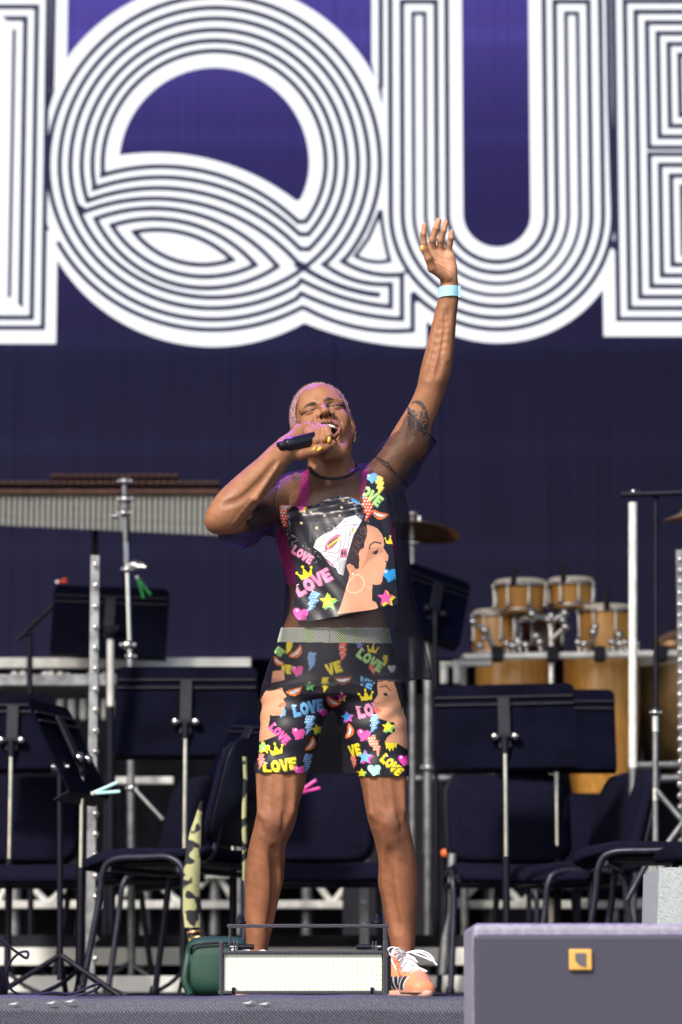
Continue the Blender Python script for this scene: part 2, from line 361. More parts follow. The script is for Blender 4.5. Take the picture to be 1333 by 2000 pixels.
# ================================================================ things on the stage
def floor_pt(x, Y): p = W(x, 1955, Y); return (float(p[0]), Y, 0.0)
def thing(name, x, Y, label, cat, group=None):
    return empty(name, floor_pt(x, Y), label, cat, group)
# ---- chairs
def make_chair(label):
    t = empty('stacking_chair', (0, 0, 0), label, 'chair', 'black stacking chairs on the stage')
    for s in (-1, 1):
        b = MB(); x = s*.245
        b.tube(smooth_path([(x*1.08, -.215, 0), (x, -.165, .30), (x, -.15, .405), (x, -.11, .445), (x, 0, .450), (x, .09, .447), (x, .14, .405), (x, .155, .3), (x*1.08, .215, 0)], 5), .0115, 8)
        b.build('side_frame', M['tubegrey'], t)
        for y in (-.215, .215):
            b = MB(); b.lathe([(.0, 0), (.017, 0), (.017, .03), (.013, .045)], (x*1.08, y, .0), n=10); b.build('foot_cap', M['plastic'], t)
    for y, z in ((-.13, .415), (.12, .41)):
        b = MB(); b.tube([(-.245, y, z), (.245, y, z)], .010, 8); b.build('crossbar', M['tubegrey'], t)
    # seat pad, curved down at the front
    b = MB(); n = 14; vs = []; fs = []
    prof = [(-.235, .425), (-.225, .448), (-.19, .468), (-.10, .483), (.0, .482), (.12, .478), (.20, .486), (.215, .475), (.20, .452), (.0, .447), (-.12, .447), (-.20, .425), (-.228, .412)]
    for k, x in enumerate([-.235, -.232, -.215, -.12, 0, .12, .215, .232, .235]):
        e = .55 if abs(x) > .234 else (.85 if abs(x) > .231 else 1)
        cy, cz = -.01, .455
        vs += [(x, cy+(y-cy)*(1 if e == 1 else .97 if e > .8 else .93), cz+(z-cz)*e - .006*(1-abs(x)/.235)) for y, z in prof]
    m = len(prof)
    for i in range(8):
        for j in range(m): fs.append((i*m+j, i*m+(j+1) % m, (i+1)*m+(j+1) % m, (i+1)*m+j))
    fs += [tuple(range(m))[::-1], tuple(range(8*m, 9*m))]
    b.add(vs, fs, True); b.build('seat', M['fabric'], t)
    b = MB(); b.box((0, .02, .432), (.40, .36, .018), bev=.006); b.build('seat_pan', M['plastic'], t)
    # back pad
    def pad(name, y0, th, w2, h0, h1, m_, rr):
        b = MB(); vs = []; fs = []; out = []
        for cx, cz, a0 in ((w2-rr, h1-rr, 0), (-w2+rr, h1-rr, 90), (-w2+rr, h0+rr, 180), (w2-rr, h0+rr, 270)):
            for k in range(5): a = R(a0+k*22.5); out.append((cx+rr*math.cos(a), cz+rr*math.sin(a)))
        def Yb(x, z): return y0+(z-.5)*.26-.10*(.25*.25-x*x)*0+.35*x*x*-1*.5
        rings = [(0.9, -th), (1, -th*.6), (1, .0)]
        zc = (h0+h1)/2; m = len(out)
        for s_, d in rings: vs += [(x*s_, Yb(x*s_, zc+(z-zc)*s_)+d, zc+(z-zc)*s_) for x, z in out]
        for i in range(len(rings)-1):
            for j in range(m): fs.append((i*m+j, i*m+(j+1) % m, (i+1)*m+(j+1) % m, (i+1)*m+j))
        fs += [tuple(range(m))[::-1], tuple(range((len(rings)-1)*m, len(rings)*m))]
        b.add(vs, fs, True); return b.build(name, m_, t)
    pad('backrest', .215, .035, .225, .50, .82, M['fabric'], .07); pad('back_shell', .232, .012, .235, .49, .83, M['plastic'], .075)
    for s in (-1, 1):
        b = MB(); b.tube(smooth_path([(s*.17, .12, .43), (s*.17, .19, .44), (s*.17, .22, .50), (s*.17, .235, .60)], 4), .011, 8); b.build('back_upright', M['tubegrey'], t)
    return t
ch0 = make_chair('black stacking chair just behind the dark desk, at the left, its plastic back shell facing right')
used = [False]
def chair(x, Y, rz, label):
    o = ch0 if not used[0] else copy_tree(ch0)
    used[0] = True; p = floor_pt(x, Y); o.location = p; o.rotation_euler = (0, 0, R(rz)); o['label'] = label; return o
chair(346, 10.0, -113, 'front left black chair, tube side frame toward us, dark back shell facing right')
chair(258, 11.2, -62, 'black chair behind the front left one, its fabric backrest and drooping seat edge showing')
chair(1012, 10.95, 4, 'black chair facing forward behind the silver post of the right music stand')
chair(1284, 9.6, -101, 'black chair nearest at the right, its bent tube arm just above the foreground speaker')
chair(1100, 11.0, -72, 'black chair with tall side on backrest at the right, behind the nearest chair there')
chair(612, 10.9, 3, "black chair seen between the singer's legs, two grey front legs")
chair(1475, 9.2, -75, 'black chair cut off by the right edge, only its backrest showing')
chair(30, 11.0, 8, 'black chair at the far left edge behind the tilted music desk')
chair(1165, 12.0, 2, 'dark chair behind the forward facing chair, in the gap beside the conga')
# ---- music stands
def music_stand(x, Y, yc, wpx, hpx, label, yaw=0, tilt=12, pole_bottom=None, knob=True, roll=0, shelf=True):
    base = Vector(floor_pt(x, Y)); t = empty('music_stand', base, label, 'music stand', 'black orchestra music stands')
    c = V(x, yc, Y); s = sc(Y); w_, h_ = wpx*s, hpx*s
    rot = Matrix.Rotation(R(yaw), 3, 'Z')@Matrix.Rotation(R(roll), 3, 'Y')@Matrix.Rotation(R(-tilt), 3, 'X')
    b = MB(base); 
    # desk plate with rounded corners
    out = []; rr = .025
    for cx, cz, a0 in ((w_/2-rr, h_/2-rr, 0), (-w_/2+rr, h_/2-rr, 90), (-w_/2+rr*.2, -h_/2+rr*.2, 180), (w_/2-rr*.2, -h_/2+rr*.2, 270)):
        r2 = rr if a0 < 180 else rr*.2
        for k in range(5): a = R(a0+k*22.5); out.append((cx+r2*math.cos(a), cz+r2*math.sin(a)))
    m = len(out); vs = [c+rot@Vector((X, -.004, Z)) for X, Z in out]+[c+rot@Vector((X, .004, Z)) for X, Z in out]
    fs = [tuple(range(m))[::-1], tuple(range(m, 2*m))]+[(i, (i+1) % m, m+(i+1) % m, m+i) for i in range(m)]
    b.add(vs, fs); b.build('desk', M['desk'], t)
    for k, f_ in enumerate((.34, .25)):
        b = MB(base); b.box(c+rot@Vector((0, -.009, h_*f_)), (w_*.985, .010, .010), rot, .003); b.build('desk_rib', M['black'], t)
    b = MB(base); b.box(c+rot@Vector((0, .03, -h_/2)), (w_, .06, .006), rot, .002); b.build('desk_shelf', M['black'], t)
    b = MB(base); b.box(c+rot@Vector((0, -.016, h_*.02)), (.045, .014, h_*.62), rot, .004); b.build('desk_bracket', M['black'], t)
    k = c+rot@Vector((0, -.03, -h_*.16))
    b = MB(base); b.tube([k+rot@Vector((-.036, 0, 0)), k+rot@Vector((.036, 0, 0))], .009, 8); b.build('hinge', M['black'], t)
    for s_ in (-1, 1):
        b = MB(base); b.ball(k+rot@Vector((s_*.036, -.004, 0)), .017, 12); b.build('hinge_knob', M['chrome' if knob else 'black'], t)
    mid = Vector((k.x, k.y, .52*k.z+.02)); kx = Vector((k.x, k.y, k.z))
    b = MB(base); b.tube([kx, Vector((k.x, k.y, k.z-.06))], .014, 10); b.build('collar', M['black'], t)
    b = MB(base); b.tube([mid, Vector((k.x, k.y, .10))], .0135, 10); b.build('lower_tube', M['black'], t)
    b = MB(base); b.tube([Vector((k.x, k.y, k.z-.06)), mid], .0095, 10); b.build('upper_tube', M['chrome'] if knob else M['black'], t)
    for a in (100, 220, 340):
        d = Vector((math.cos(R(a)), math.sin(R(a)), 0)); p = Vector((k.x, k.y, .10))
        b = MB(base); b.tube(smooth_path([p+Vector((0, 0, .0)), p+d*.07-Vector((0, 0, .05)), p+d*.17-Vector((0, 0, .09))], 4), .008, 8); b.build('leg', M['black'], t)
    return t
music_stand(364, 10.8, 1388, 275, 178, 'wide black music stand with ribbed desk and silver post left of the singer')
music_stand(986, 10.7, 1418, 275, 168, 'wide black music stand with silver post in front of the congas', yaw=-2, roll=-1)
music_stand(1085, 11.2, 1424, 235, 160, 'black music stand half hidden behind the wide one before the congas')
music_stand(215, 12.0, 1212, 226, 138, 'tall black music stand raised above the rest behind the drilled post', knob=False, roll=2)
music_stand(848, 11.8, 1180, 136, 138, 'tilted black music stand beside the singer\'s shirt and the drums', yaw=20, roll=16, knob=False)
music_stand(133, 9.9, 1463, 200, 200, 'music stand turned side on at the left, desk tipped steeply with mint clothes peg', yaw=72, tilt=27)
music_stand(25, 11.0, 1428, 150, 150, 'black music stand at the left edge, desk cut off by the frame')
music_stand(478, 10.3, 1462, 150, 128, 'small tilted music stand just left of the singer\'s thigh', yaw=-52, tilt=28, roll=6)
# ---- pegs
def peg(x, y, Y, m, ang_, label, L_=.09):
    t = empty('clothes_peg', V(x, y, Y), label, 'clothes peg', 'coloured clothes pegs')
    for s in (-1, 1):
        b = MB(); d = Vector((math.cos(R(ang_+s*10)), 0, math.sin(R(ang_+s*10)))); rot = Matrix.Rotation(-R(ang_+s*10), 3, 'Y')
        b.box(d*L_*.5, (L_, .012, .010), rot, .003); b.build('jaw', m, t)
    b = MB(); b.tube([Vector((0, -.012, 0)), Vector((0, .012, 0))], .006, 8); b.build('spring', M['chrome'], t)
    return t
peg(181, 1550, 9.85, M['mint'], 14, 'mint clothes peg clipped to the lower edge of the side on music desk')
peg(578, 1552, 10.2, M['pink'], 25, 'bright pink clothes peg between the singer\'s thighs', .085)
peg(268, 1128, 12.0, M['greenp'], -62, 'green clothes peg on the raised music stand')
peg(112, 1137, 12.0, M['redp'], 10, 'red clothes peg on the top left corner of the raised music stand', .04)
# ---- drilled posts
def drilled_post(x, Y, y0, y1, pitch, label, r_px=9, y_off=0):
    t = thing('drilled_post', x, Y, label, 'post', 'drilled steel posts'); o = t.location
    s = sc(Y); a = V(x, y0, Y); z0 = max(.005, V(x, y1, Y).z); b = MB(o)
    b.box((a.x, Y, (a.z+z0)/2), (r_px*2*s, .035, a.z-z0), bev=.003); b.build('upright', M['steel'], t)
    y = y0+18+y_off
    while y < min(y1, 1940)-10:
        b = MB(o); p = V(x, y, Y-.02); b.tube([p, p+Vector((0, -.012, 0))], .0105, 10); b.ball(p+Vector((0, -.012, 0)), .0095, 8, (1, .6, 1)); b.build('bolt', M['chrome'], t); y += pitch
    b = MB(o); b.box((a.x, Y, .012), (.16, .16, .02), bev=.004); b.build('foot_plate', M['black'], t); return t
drilled_post(187, 10.6, 1086, 1955, 40.5, 'tall drilled steel post with shiny bolts at the left')
drilled_post(712, 11.4, 1525, 1955, 44, 'drilled post behind the singer\'s right shin, bolts showing', 9)
drilled_post(1329, 11.3, 1075, 1955, 22, 'drilled post at the right edge beside the tall chrome boom stand', 8)
# ---- plain stands
def rod_stand(name, x, Y, segs, label, cat, knobs=(), legs=True, leg_m='steel', group=None, arms=()):
    t = thing(name, x, Y, label, cat, group); o = t.location; s = sc(Y)
    for (xa, ya, xb, yb, rpx, mk) in segs:
        b = MB(o); p = V(xa, ya, Y); q = V(xb, yb, Y); q.z = max(q.z, .06); b.tube([p, q], rpx*s, 12); b.build('tube', M[mk], t)
    for (xk, yk, rk, mk) in knobs:
        b = MB(o); p = V(xk, yk, Y-.01); b.ball(p, rk*s, 12, (1, .8, .8)); b.tube([p-Vector((rk*s*1.3, 0, 0)), p+Vector((rk*s*1.3, 0, 0))], rk*s*.45, 8); b.build('wing_nut', M[mk], t)
    for (xa, ya, xb, yb, rpx, mk) in arms:
        b = MB(o); b.tube([V(xa, ya, Y-.01), V(xb, yb, Y-.03)], rpx*s, 10); b.build('arm', M[mk], t)
    if legs:
        for a in (90, 205, 335):
            d = Vector((math.cos(R(a)), math.sin(R(a)), 0)); p = Vector((o.x, Y, .30))
            b = MB(o); b.tube([p-Vector((0, 0, .16)), p+d*.22-Vector((0, 0, .29))], .009, 8); b.build('leg', M[leg_m], t)
    return t
rod_stand('cymbal_stand', 252, 11.6, [(243, 945, 247, 1110, 6, 'steel'), (247, 1060, 254, 1290, 5.5, 'chrome'), (255, 1280, 257, 1955, 8, 'steel')],
          'tall chrome stand with clamps rising in front of the vibraphone', 'stand',
          [(244, 940, 11, 'chrome'), (245, 975, 12, 'chrome'), (243, 1002, 11, 'chrome'), (226, 1008, 7, 'chrome'), (264, 1104, 12, 'chrome'), (249, 1112, 9, 'chrome'), (250, 1260, 12, 'chrome'), (256, 1282, 8, 'chrome'), (257, 1540, 9, 'chrome')],
          arms=[(248, 1104, 285, 1108, 4, 'chrome'), (262, 1540, 318, 1600, 4.5, 'chrome')], group='tall chrome percussion stands')
rod_stand('microphone_stand', 216, 11.9, [(216, 1250, 216, 1380, 7, 'alu'), (216, 1380, 218, 1955, 9, 'black')], 'short pale tube stand beside the drilled post', 'stand',
          [(215, 1234, 9, 'black')], leg_m='black', group='stands between the desks')
rod_stand('microphone_stand', 58, 11.8, [(58, 1245, 60, 1955, 6, 'black')], 'black boom microphone stand at the far left', 'stand', [(57, 1238, 7, 'black')],
          leg_m='black', arms=[(34, 1250, 104, 1182, 5, 'black')], group='stands between the desks')
rod_stand('boom_stand', 1237, 11.0, [(1237, 982, 1237, 1500, 8.5, 'alu'), (1237, 1500, 1237, 1955, 8, 'steel')], 'straight pale tube upright right of the congas', 'stand', [(1240, 962, 8, 'chrome')],
          legs=True, leg_m='steel', group='tall chrome percussion stands')
rod_stand('boom_stand', 1281, 10.5, [(1282, 968, 1282, 1385, 5, 'black'), (1281, 1385, 1281, 1655, 6, 'steel'), (1281, 1400, 1281, 1430, 8.5, 'chrome'), (1281, 1540, 1281, 1565, 8.5, 'chrome')],
          'black boom stand with chrome clutch and overhead bar at the right edge', 'stand', [(1281, 1392, 9, 'chrome'), (1281, 1655, 10, 'chrome')],
          legs=False, group='tall chrome percussion stands',
          arms=[(1214, 966, 1350, 962, 6, 'black'), (1284, 1545, 1350, 1622, 6, 'steel'), (1300, 1655, 1340, 1600, 6, 'steel'), (1281, 1655, 1345, 1760, 6, 'tubegrey'), (1281, 1655, 1225, 1760, 6, 'tubegrey'), (1281, 1655, 1281, 1955, 5, 'steel')])
rod_stand('side_post', 836, 11.9, [(836, 1240, 836, 1670, 9, 'steel'), (836, 1670, 836, 1955, 7, 'steel')], 'grey post just right of the singer with a clamp at thigh height', 'post', [(838, 1500, 12, 'steel')], legs=False)
rod_stand('cymbal_stand', 806, 12.0, [(806, 1010, 806, 1955, 6, 'steel')], 'cymbal stand standing close behind the singer\'s raised side', 'stand', [(806, 1003, 6, 'chrome'), (808, 1060, 8, 'chrome')], group='tall chrome percussion stands')
rod_stand('microphone_stand', 498, 10.2, [(498, 1535, 498, 1955, 5.5, 'black')], 'black stand pole beside the singer\'s knee with a silver ball joint', 'stand', [(497, 1522, 10, 'chrome')], leg_m='black', group='stands between the desks')
rod_stand('microphone_stand', 117, 9.8, [(117, 1500, 117, 1955, 6, 'black')], 'black pole with large silver ball carrying the side on music desk', 'stand', [(118, 1498, 13, 'chrome')], leg_m='black', group='stands between the desks')
# cymbals
def cymbal(x, y, Y, r_px, tiltx, tilty, label, m='brass'):
    t = empty('cymbal', V(x, y, Y), label, 'cymbal', 'bronze cymbals'); s = sc(Y); r = r_px*s
    ax = Vector((math.sin(R(tilty)), -math.sin(R(tiltx)), 1)).normalized()
    b = MB(); b.lathe([(0, .03), (.03, .026), (.045, .010), (r*.6, .0), (r, -.012), (r, -.014), (r*.6, -.003), (.045, .006), (0, .026)], (0, 0, 0), ax, 36); b.build('bow', M[m], t)
    b = MB(); b.tube([Vector((0, 0, .02)), Vector((0, 0, .05))], .010, 8); b.build('wing_nut', M['chrome'], t)
cymbal(820, 1033, 12.0, 82, -6, 7, 'bronze cymbal tilted right behind the singer\'s side')
cymbal(1352, 1004, 11.6, 62, 4, -8, 'dark cymbal cut by the right edge under the overhead bar')
# ---- vibraphone (upper left)
YV = 12.9
t = thing('vibraphone', 150, YV, 'long vibraphone with a row of silver resonator tubes at upper left', 'vibraphone'); o = t.location
s = sc(YV); x = -70
b0 = MB(); b0.tube([(0, 0, 0), (0, 0, -1)], .0080, 10); tube0 = b0.build('resonator', mat('resonator', (.82, .82, .74), .45, .15, .15, 12), t); first = True
while x < 432:
    q = tube0 if first else tube0.copy()
    if not first: C.objects.link(q)
    first = False; p = V(x, 968, YV); yb = 1026+(x/420)*20; q.location = p-o; q.scale = (1, 1, p.z-V(x, yb, YV).z); x += 11.0
b = MB(o); b.box(V(170, 961, YV-.03), (520*s, .05, .018), bev=.004); b.build('front_rail', M['rosewood'], t)
b = MB(o); b.box(V(170, 952, YV+.4), (520*s, .05, .018), bev=.004); b.build('rear_rail', M['rosewood'], t)
b0 = MB(); b0.box((0, 0, 0), (.027, .34, .016), bev=.003); bar0 = b0.build('bar', M['rosewood'], t); first = True
for k in range(36):
    q = bar0 if first else bar0.copy()
    if not first: C.objects.link(q)
    first = False; q.location = V(-65+k*14, 955, YV+.2)-o
for k in range(17):
    q = bar0.copy(); C.objects.link(q); q.location = V(112+k*14.6, 941, YV+.45)-o
for xx in (187, 249):
    b = MB(o); p = V(xx, 970, YV+.2); b.tube([p, Vector((p.x, p.y, 0))], .013, 10); b.build('leg', M['black'], t)
b = MB(o); b.box(V(180, 1000, YV+.08), (500*s, .01, 50*s)); b.build('dark_gap_backing', M['black'], t)  # black sheet added behind the tubes to darken their gaps
# ---- percussion table, lower left: pale rail, chrome tubes
YT = 12.2; s = sc(YT)
t = thing('glockenspiel_table', 120, YT, 'low keyboard percussion table with a pale rail and short white tubes at left', 'percussion table'); o = t.location
b = MB(o); b.box(V(210, 1296, YT), (560*s, .06, 20*s), bev=.004); b.build('rail', M['alu'], t)
b = MB(o); b.box(V(210, 1341, YT+.02), (560*s, .5, 22*s), bev=.004); b.build('case', M['steel'], t)
k0 = None
for x in (28, 45, 88, 100, 118, 132, 176, 192, 205, 352, 430): 
    b = MB(o); b.ball(V(x, 1318+(x*7 % 5), YT-.03), 8*s, 10); b.build('bar_post', M['alu'], t)
for x in (118, 140, 163, 205, 232, 430, 455):
    b = MB(o); b.tube([V(x, 1366, YT-.04), V(x, 1400, YT-.04)], 8*s, 12); b.ball(V(x, 1400, YT-.04), 8*s, 10); b.build('resonator', M['alu'], t)
for x in (-40, 470):
    b = MB(o); p = V(x, 1350, YT); b.tube([p, Vector((p.x, YT, .01))], .018, 10); b.build('leg', M['steel'], t)
b = MB(o); b.box(V(283, 1525, YT), (112*s, .04, 14*s), bev=.004); b.build('brace', M['alu'], t)
# ---- drums
def drum(name, x, y0, y1, r0, r1, Y, label, cat, group, belly=0, shell='wood', lugs=8, skin=True, rim='chrome'):
    c = V(x, y1, Y); t = empty(name, c, label, cat, group); s = sc(Y); h = V(x, y0, Y).z-c.z; a, b_ = r0*s, r1*s
    prof = [(b_+(a-b_)*k/12+belly*s*math.sin(math.pi*k/12), h*k/12) for k in range(13)]
    b = MB(); b.lathe(prof, (0, 0, 0), n=36); b.build('shell', M[shell], t)
    if skin:
        b = MB(); b.lathe([(a*1.03, h*.985), (a*1.03, h+.012), (a*.96, h+.016), (0, h+.014)], (0, 0, 0), n=36); b.build('head', M['skinhead'], t)
        b = MB(); b.tube([(a*1.09*math.cos(k*math.pi/18), a*1.09*math.sin(k*math.pi/18), h-.012) for k in range(36)], .0065, 8, closed=True); b.build('rim', M[rim], t)
        for k in range(lugs):
            an = 2*math.pi*(k+.3)/lugs; X, Yy = math.cos(an), math.sin(an); hh = min(.11, h*.75)
            b = MB(); b.tube([(a*1.10*X, a*1.10*Yy, h+.0), (a*1.07*X, a*1.07*Yy, h-hh)], .005, 8); b.ball((a*1.07*X, a*1.07*Yy, h-hh), .013, 8); b.ball((a*1.12*X, a*1.12*Yy, h-.012), .011, 8); b.build('lug', M[rim], t)
    b = MB(); b.tube([((b_*1.02)*math.cos(k*math.pi/18), (b_*1.02)*math.sin(k*math.pi/18), .012) for k in range(36)], .007, 8, closed=True); b.build('bottom_ring', M[rim], t)
    return t
G = 'wooden hand drums of the percussion set'
YD = 12.5
bong = [drum('bongo', 1018, 1142, 1200, 50, 42, YD, 'left bongo of the top pair, pale head on honey coloured shell', 'bongo', G),
        drum('bongo', 1117, 1138, 1190, 43, 37, YD, 'right bongo of the top pair, slightly smaller', 'bongo', G)]
drum('hand_drum', 967, 1200, 1284, 40, 44, YD+.1, 'drum at the left under the bongos, hung on chrome fittings', 'hand drum', G)
drum('hand_drum', 1060, 1212, 1284, 40, 42, YD+.35, 'dark red brown drum in the shade behind the bongo bracket', 'hand drum', G, shell='darkred')
drum('hand_drum', 1186, 1192, 1282, 52, 50, YD, 'larger wooden drum right of the bongos with chrome lugs', 'hand drum', G)
drum('conga', 1005, 1288, 1640, 72, 46, YD+.05, 'tall conga mostly hidden behind the wide music stand, left one', 'conga', G, belly=10, skin=False)
drum('conga', 1180, 1288, 1640, 74, 44, YD+.05, 'tall conga right of the wide music stand, honey coloured side in view', 'conga', G, belly=10, skin=False)
s = sc(YD)
t = thing('drum_rack', 1060, YD-.12, 'chrome bar rack carrying the bongos and drums', 'drum rack'); o = t.location
b = MB(o); b.tube([V(905, 1284, YD-.28), V(1360, 1276, YD-.28)], 7*s, 12); b.build('bar', M['alu'], t)
for x in (972, 1080, 1172, 1292):
    b = MB(o); b.box(V(x, 1278, YD-.29), (22*s, .06, 30*s), bev=.008); b.build('clamp', M['black'], t)
b = MB(o); b.tube([V(1077, 1200, YD-.2), V(1077, 1955, YD-.2)], 7*s, 12); b.build('post', M['chrome'], t)
for (x, y, x2, y2) in ((1077, 1215, 1040, 1200), (1077, 1215, 1104, 1198), (1077, 1250, 1105, 1225), (970, 1275, 948, 1232), (948, 1232, 925, 1215), (1155, 1275, 1160, 1235), (1205, 1275, 1210, 1240)):
    b = MB(o); b.tube([V(x, y, YD-.24), V(x2, y2, YD-.26)], 5*s, 8); b.ball(V(x2, y2, YD-.26), 9*s, 10); b.build('bracket', M['chrome'], t)
for k, (x, y) in enumerate(((990, 1258), (1002, 1262), (1015, 1256), (1028, 1260), (1048, 1243), (1055, 1255), (1130, 1255), (1142, 1258), (1163, 1225), (1196, 1255), (1212, 1258), (1222, 1255), (1245, 1258), (938, 1262), (1012, 1250), (1100, 1212), (1072, 1210))):
    b = MB(o); b.ball(V(x, y, YD-.27), 8*s, 10); b.tube([V(x, y, YD-.26), V(x+2, y+18, YD-.26)], 3*s, 8); b.build('wing_nut', M['chrome'], t)
for x, y in ((1004, 1112), (1101, 1106), (1186, 1160)):
    b = MB(o); b.box(V(x, y+14, YD-.24), (11*s, .03, 36*s), bev=.004); b.build('clip_microphone', M['black'], t)
for x in (905, 1365):
    b = MB(o); p = V(x, 1282, YD-.28); b.tube([p, Vector((p.x, p.y, .0))], .016, 10); b.build('rack_leg', M['steel'], t)
# gong / kettle on the right edge
t = thing('kettle_drum', 1335, 12.9, 'bronze kettle drum cut by the right edge below the cymbal', 'kettle drum'); s = sc(12.9); o = t.location; c = V(1338, 1300, 12.9)
b = MB(o); b.lathe([(.0, -.46), (.08, -.455), (.17, -.38), (.225, -.22), (.235, 0)], c, n=36); b.build('bowl', M['copper'], t)
b = MB(o); b.lathe([(.245, -.02), (.245, .02), (.0, .02)], c, n=36); b.build('head', M['skinhead'], t)
b = MB(o); b.lathe([(0, .0), (.10, .0), (.09, .05), (.02, .09), (0, .09)], V(1318, 1275, 12.6), n=24); b.build('crown_cymbal', M['brass'], t)
for a in (30, 150, 270):
    b = MB(o); b.tube([c+Vector((.2*math.cos(R(a)), .2*math.sin(R(a)), -.2)), Vector((c.x+.24*math.cos(R(a)), c.y+.24*math.sin(R(a)), 0))], .012, 8); b.build('leg', M['steel'], t)
# ---- low risers at the back: steel decks, pale step edges, trusses
def riser(Y, x0, x1, rails, label, posts, diag=True, ytop=1700):
    t = thing('stage_riser', (x0+x1)/2, Y, label, 'riser', 'low stage risers at the back'); o = t.location; s = sc(Y)
    for (ya, yb, mk, xa, xb) in rails:
        p = V((xa+xb)/2, (ya+yb)/2, Y); b = MB(o); b.box(p, ((xb-xa)*s, .05, max((yb-ya)*s, .006)), bev=.004); b.build('rail', M[mk], t)
    for x in posts:
        zt_ = V(x, ytop, Y).z; b = MB(o); b.tube([(V(x, 1700, Y+.03).x, Y+.05, 0), (V(x, 1700, Y+.03).x, Y+.05, zt_)], .024, 10); b.build('leg', M['steel'], t)
    if diag:
        for i, x in enumerate(posts[:-1]):
            x2 = posts[i+1]; xm = (x+x2)/2
            for (xa, ya, xb, yb) in ((x+8, 1712, xm, 1765), (x2-8, 1712, xm, 1765)):
                b = MB(o); b.tube([V(xa, ya, Y+.02), V(xb, yb, Y+.02)], .014, 8); b.build('truss_diagonal', M['alu'], t)
    zt_ = V(x0, ytop, Y).z; xa = V(x0, 1700, Y).x; xb = V(x1, 1700, Y).x
    b = MB(o); b.box(((xa+xb)/2, Y+.75, zt_+.02), (xb-xa, 1.5, .05)); b.build('deck', M['deck'], t)
    return t
riser(12.7, -160, 545, [(1692, 1716, 'alu', -160, 545), (1760, 1775, 'alu', -160, 545)], 'left riser with truss rails behind the chairs', [-40, 30, 160, 285, 420, 500])
riser(12.7, 555, 1460, [(1692, 1720, 'alu', 700, 1460), (1760, 1775, 'alu', 555, 1460)], 'right riser with truss rails, diagonals right of the singer\'s shin', [600, 700, 830, 960, 1080, 1200, 1320])
riser(11.75, -170, 1460, [(1852, 1886, 'whiteboard', -170, 1460)], 'long low step with a bright pale edge behind the strobe light', [20, 300, 560, 880, 1180], False, 1850)
t = thing('step_board', 600, 11.3, 'bright white board lying along the floor behind everything', 'board')
b = MB(t.location); p = V(400, 1923, 11.3); b.box(p, (1080*sc(11.3), .12, 32*sc(11.3)), bev=.006); b.build('board', M['whiteboard'], t)
t = thing('cable_ramp', 500, 10.9, 'low dark box shadowed under the white boards', 'ramp')
b = MB(t.location); p = V(500, 1945, 10.9); b.box(p, (1500*sc(10.9), .1, 12*sc(10.9)), bev=.004); b.build('body', M['black'], t)
# frame of pipes behind right
t = thing('pipe_frame', 860, 12.1, 'frame of grey pipes beside the drums, right of the singer', 'pipe frame'); o = t.location
for (xa, ya, xb, yb, rr, mk) in ((800, 1330, 800, 1900, 9, 'black'), (868, 1300, 868, 1335, 8, 'alu'), (893, 1290, 893, 1335, 8, 'alu'), (790, 1522, 960, 1520, 8, 'steel'), (860, 1298, 960, 1296, 6, 'alu'), (1240, 1522, 1345, 1520, 8, 'steel'), (1240, 1495, 1345, 1493, 7, 'steel'), (1225, 1600, 1225, 1900, 7, 'steel')):
    b = MB(o); b.tube([V(xa, ya, 12.1), V(xb, yb, 12.1)], rr*sc(12.1), 10); b.build('pipe', M[mk], t)
b = MB(o); b.ball(V(870, 1667, 11.2), 9*sc(11.2), 10); b.build('end_cap', M['orange'], t)
for (xa, ya, xb, yb) in ((873, 1680, 893, 1960),):
    b = MB(o); b.tube([V(885, 1668, 11.1), V(865, 1905, 11.1)], 9*sc(11.1), 10); b.build('pipe', M['steel'], t)
# black box far behind between riser and table
t = thing('flight_case', 420, 13.1, 'long dark flight case behind the desks', 'flight case'); o = t.location
b = MB(o); b.box((V(420, 1400, 13.1).x, 13.2, .65), (2.3, .3, 1.28), bev=.01); b.build('body', M['deck'], t)
t = thing('flight_case', 1290, 13.3, 'dark flight case behind the congas at right', 'flight case'); o = t.location
b = MB(o); b.box((V(1290, 1400, 13.3).x, 13.45, .55), (.9, .3, 1.05), bev=.01); b.build('body', M['deck'], t)
t = thing('amplifier', 770, 12.35, 'tall dark cabinet behind the singer\'s hips and shirt hem', 'cabinet'); o = t.location
b = MB(o); b.box((V(770, 1400, 12.35).x, 12.45, .62), (.42, .12, 1.24), bev=.01); b.build('body', M['deck'], t)
# ---- camo strap hanging behind the left chair
camo = mat('camo_strap', (.40, .40, .20), .8, 0, .4, 9, col2=(.015, .016, .022))
cn = camo.node_tree.nodes; cn['Noise Texture'].inputs['Detail'].default_value = 1; cn['Noise Texture'].inputs['Scale'].default_value = 24
for q_ in cn:
    if q_.type == 'MAP_RANGE' and q_.inputs[1].default_value > .3: q_.inputs[1].default_value = .49; q_.inputs[2].default_value = .53
t = empty('camo_strap', V(376, 1640, 9.45), 'olive and black camo strap hanging beside the front left chair', 'strap'); o = t.location
def ribbon(mb, pts, wpx, Y):
    vs = []; n_ = len(pts)
    for i, (x, y) in enumerate(pts):
        w_ = wpx[i]/2; yo = .01*math.sin(i*1.3)
        vs += [V(x-w_, y, Y+yo), V(x+w_, y, Y+yo+.01), V(x+w_, y, Y+yo+.016), V(x-w_, y, Y+yo+.006)]
    fs = []
    for i in range(n_-1):
        for j in range(4): fs.append((i*4+j, i*4+(j+1) % 4, i*4+4+(j+1) % 4, i*4+4+j))
    mb.add(vs, fs, True)
b = MB(o); ribbon(b, [(394, 1565), (388, 1595), (382, 1625), (378, 1660), (375, 1700), (374, 1740), (374, 1780), (376, 1812)], [6, 12, 22, 28, 32, 33, 33, 30], 9.45); b.build('webbing', camo, t)
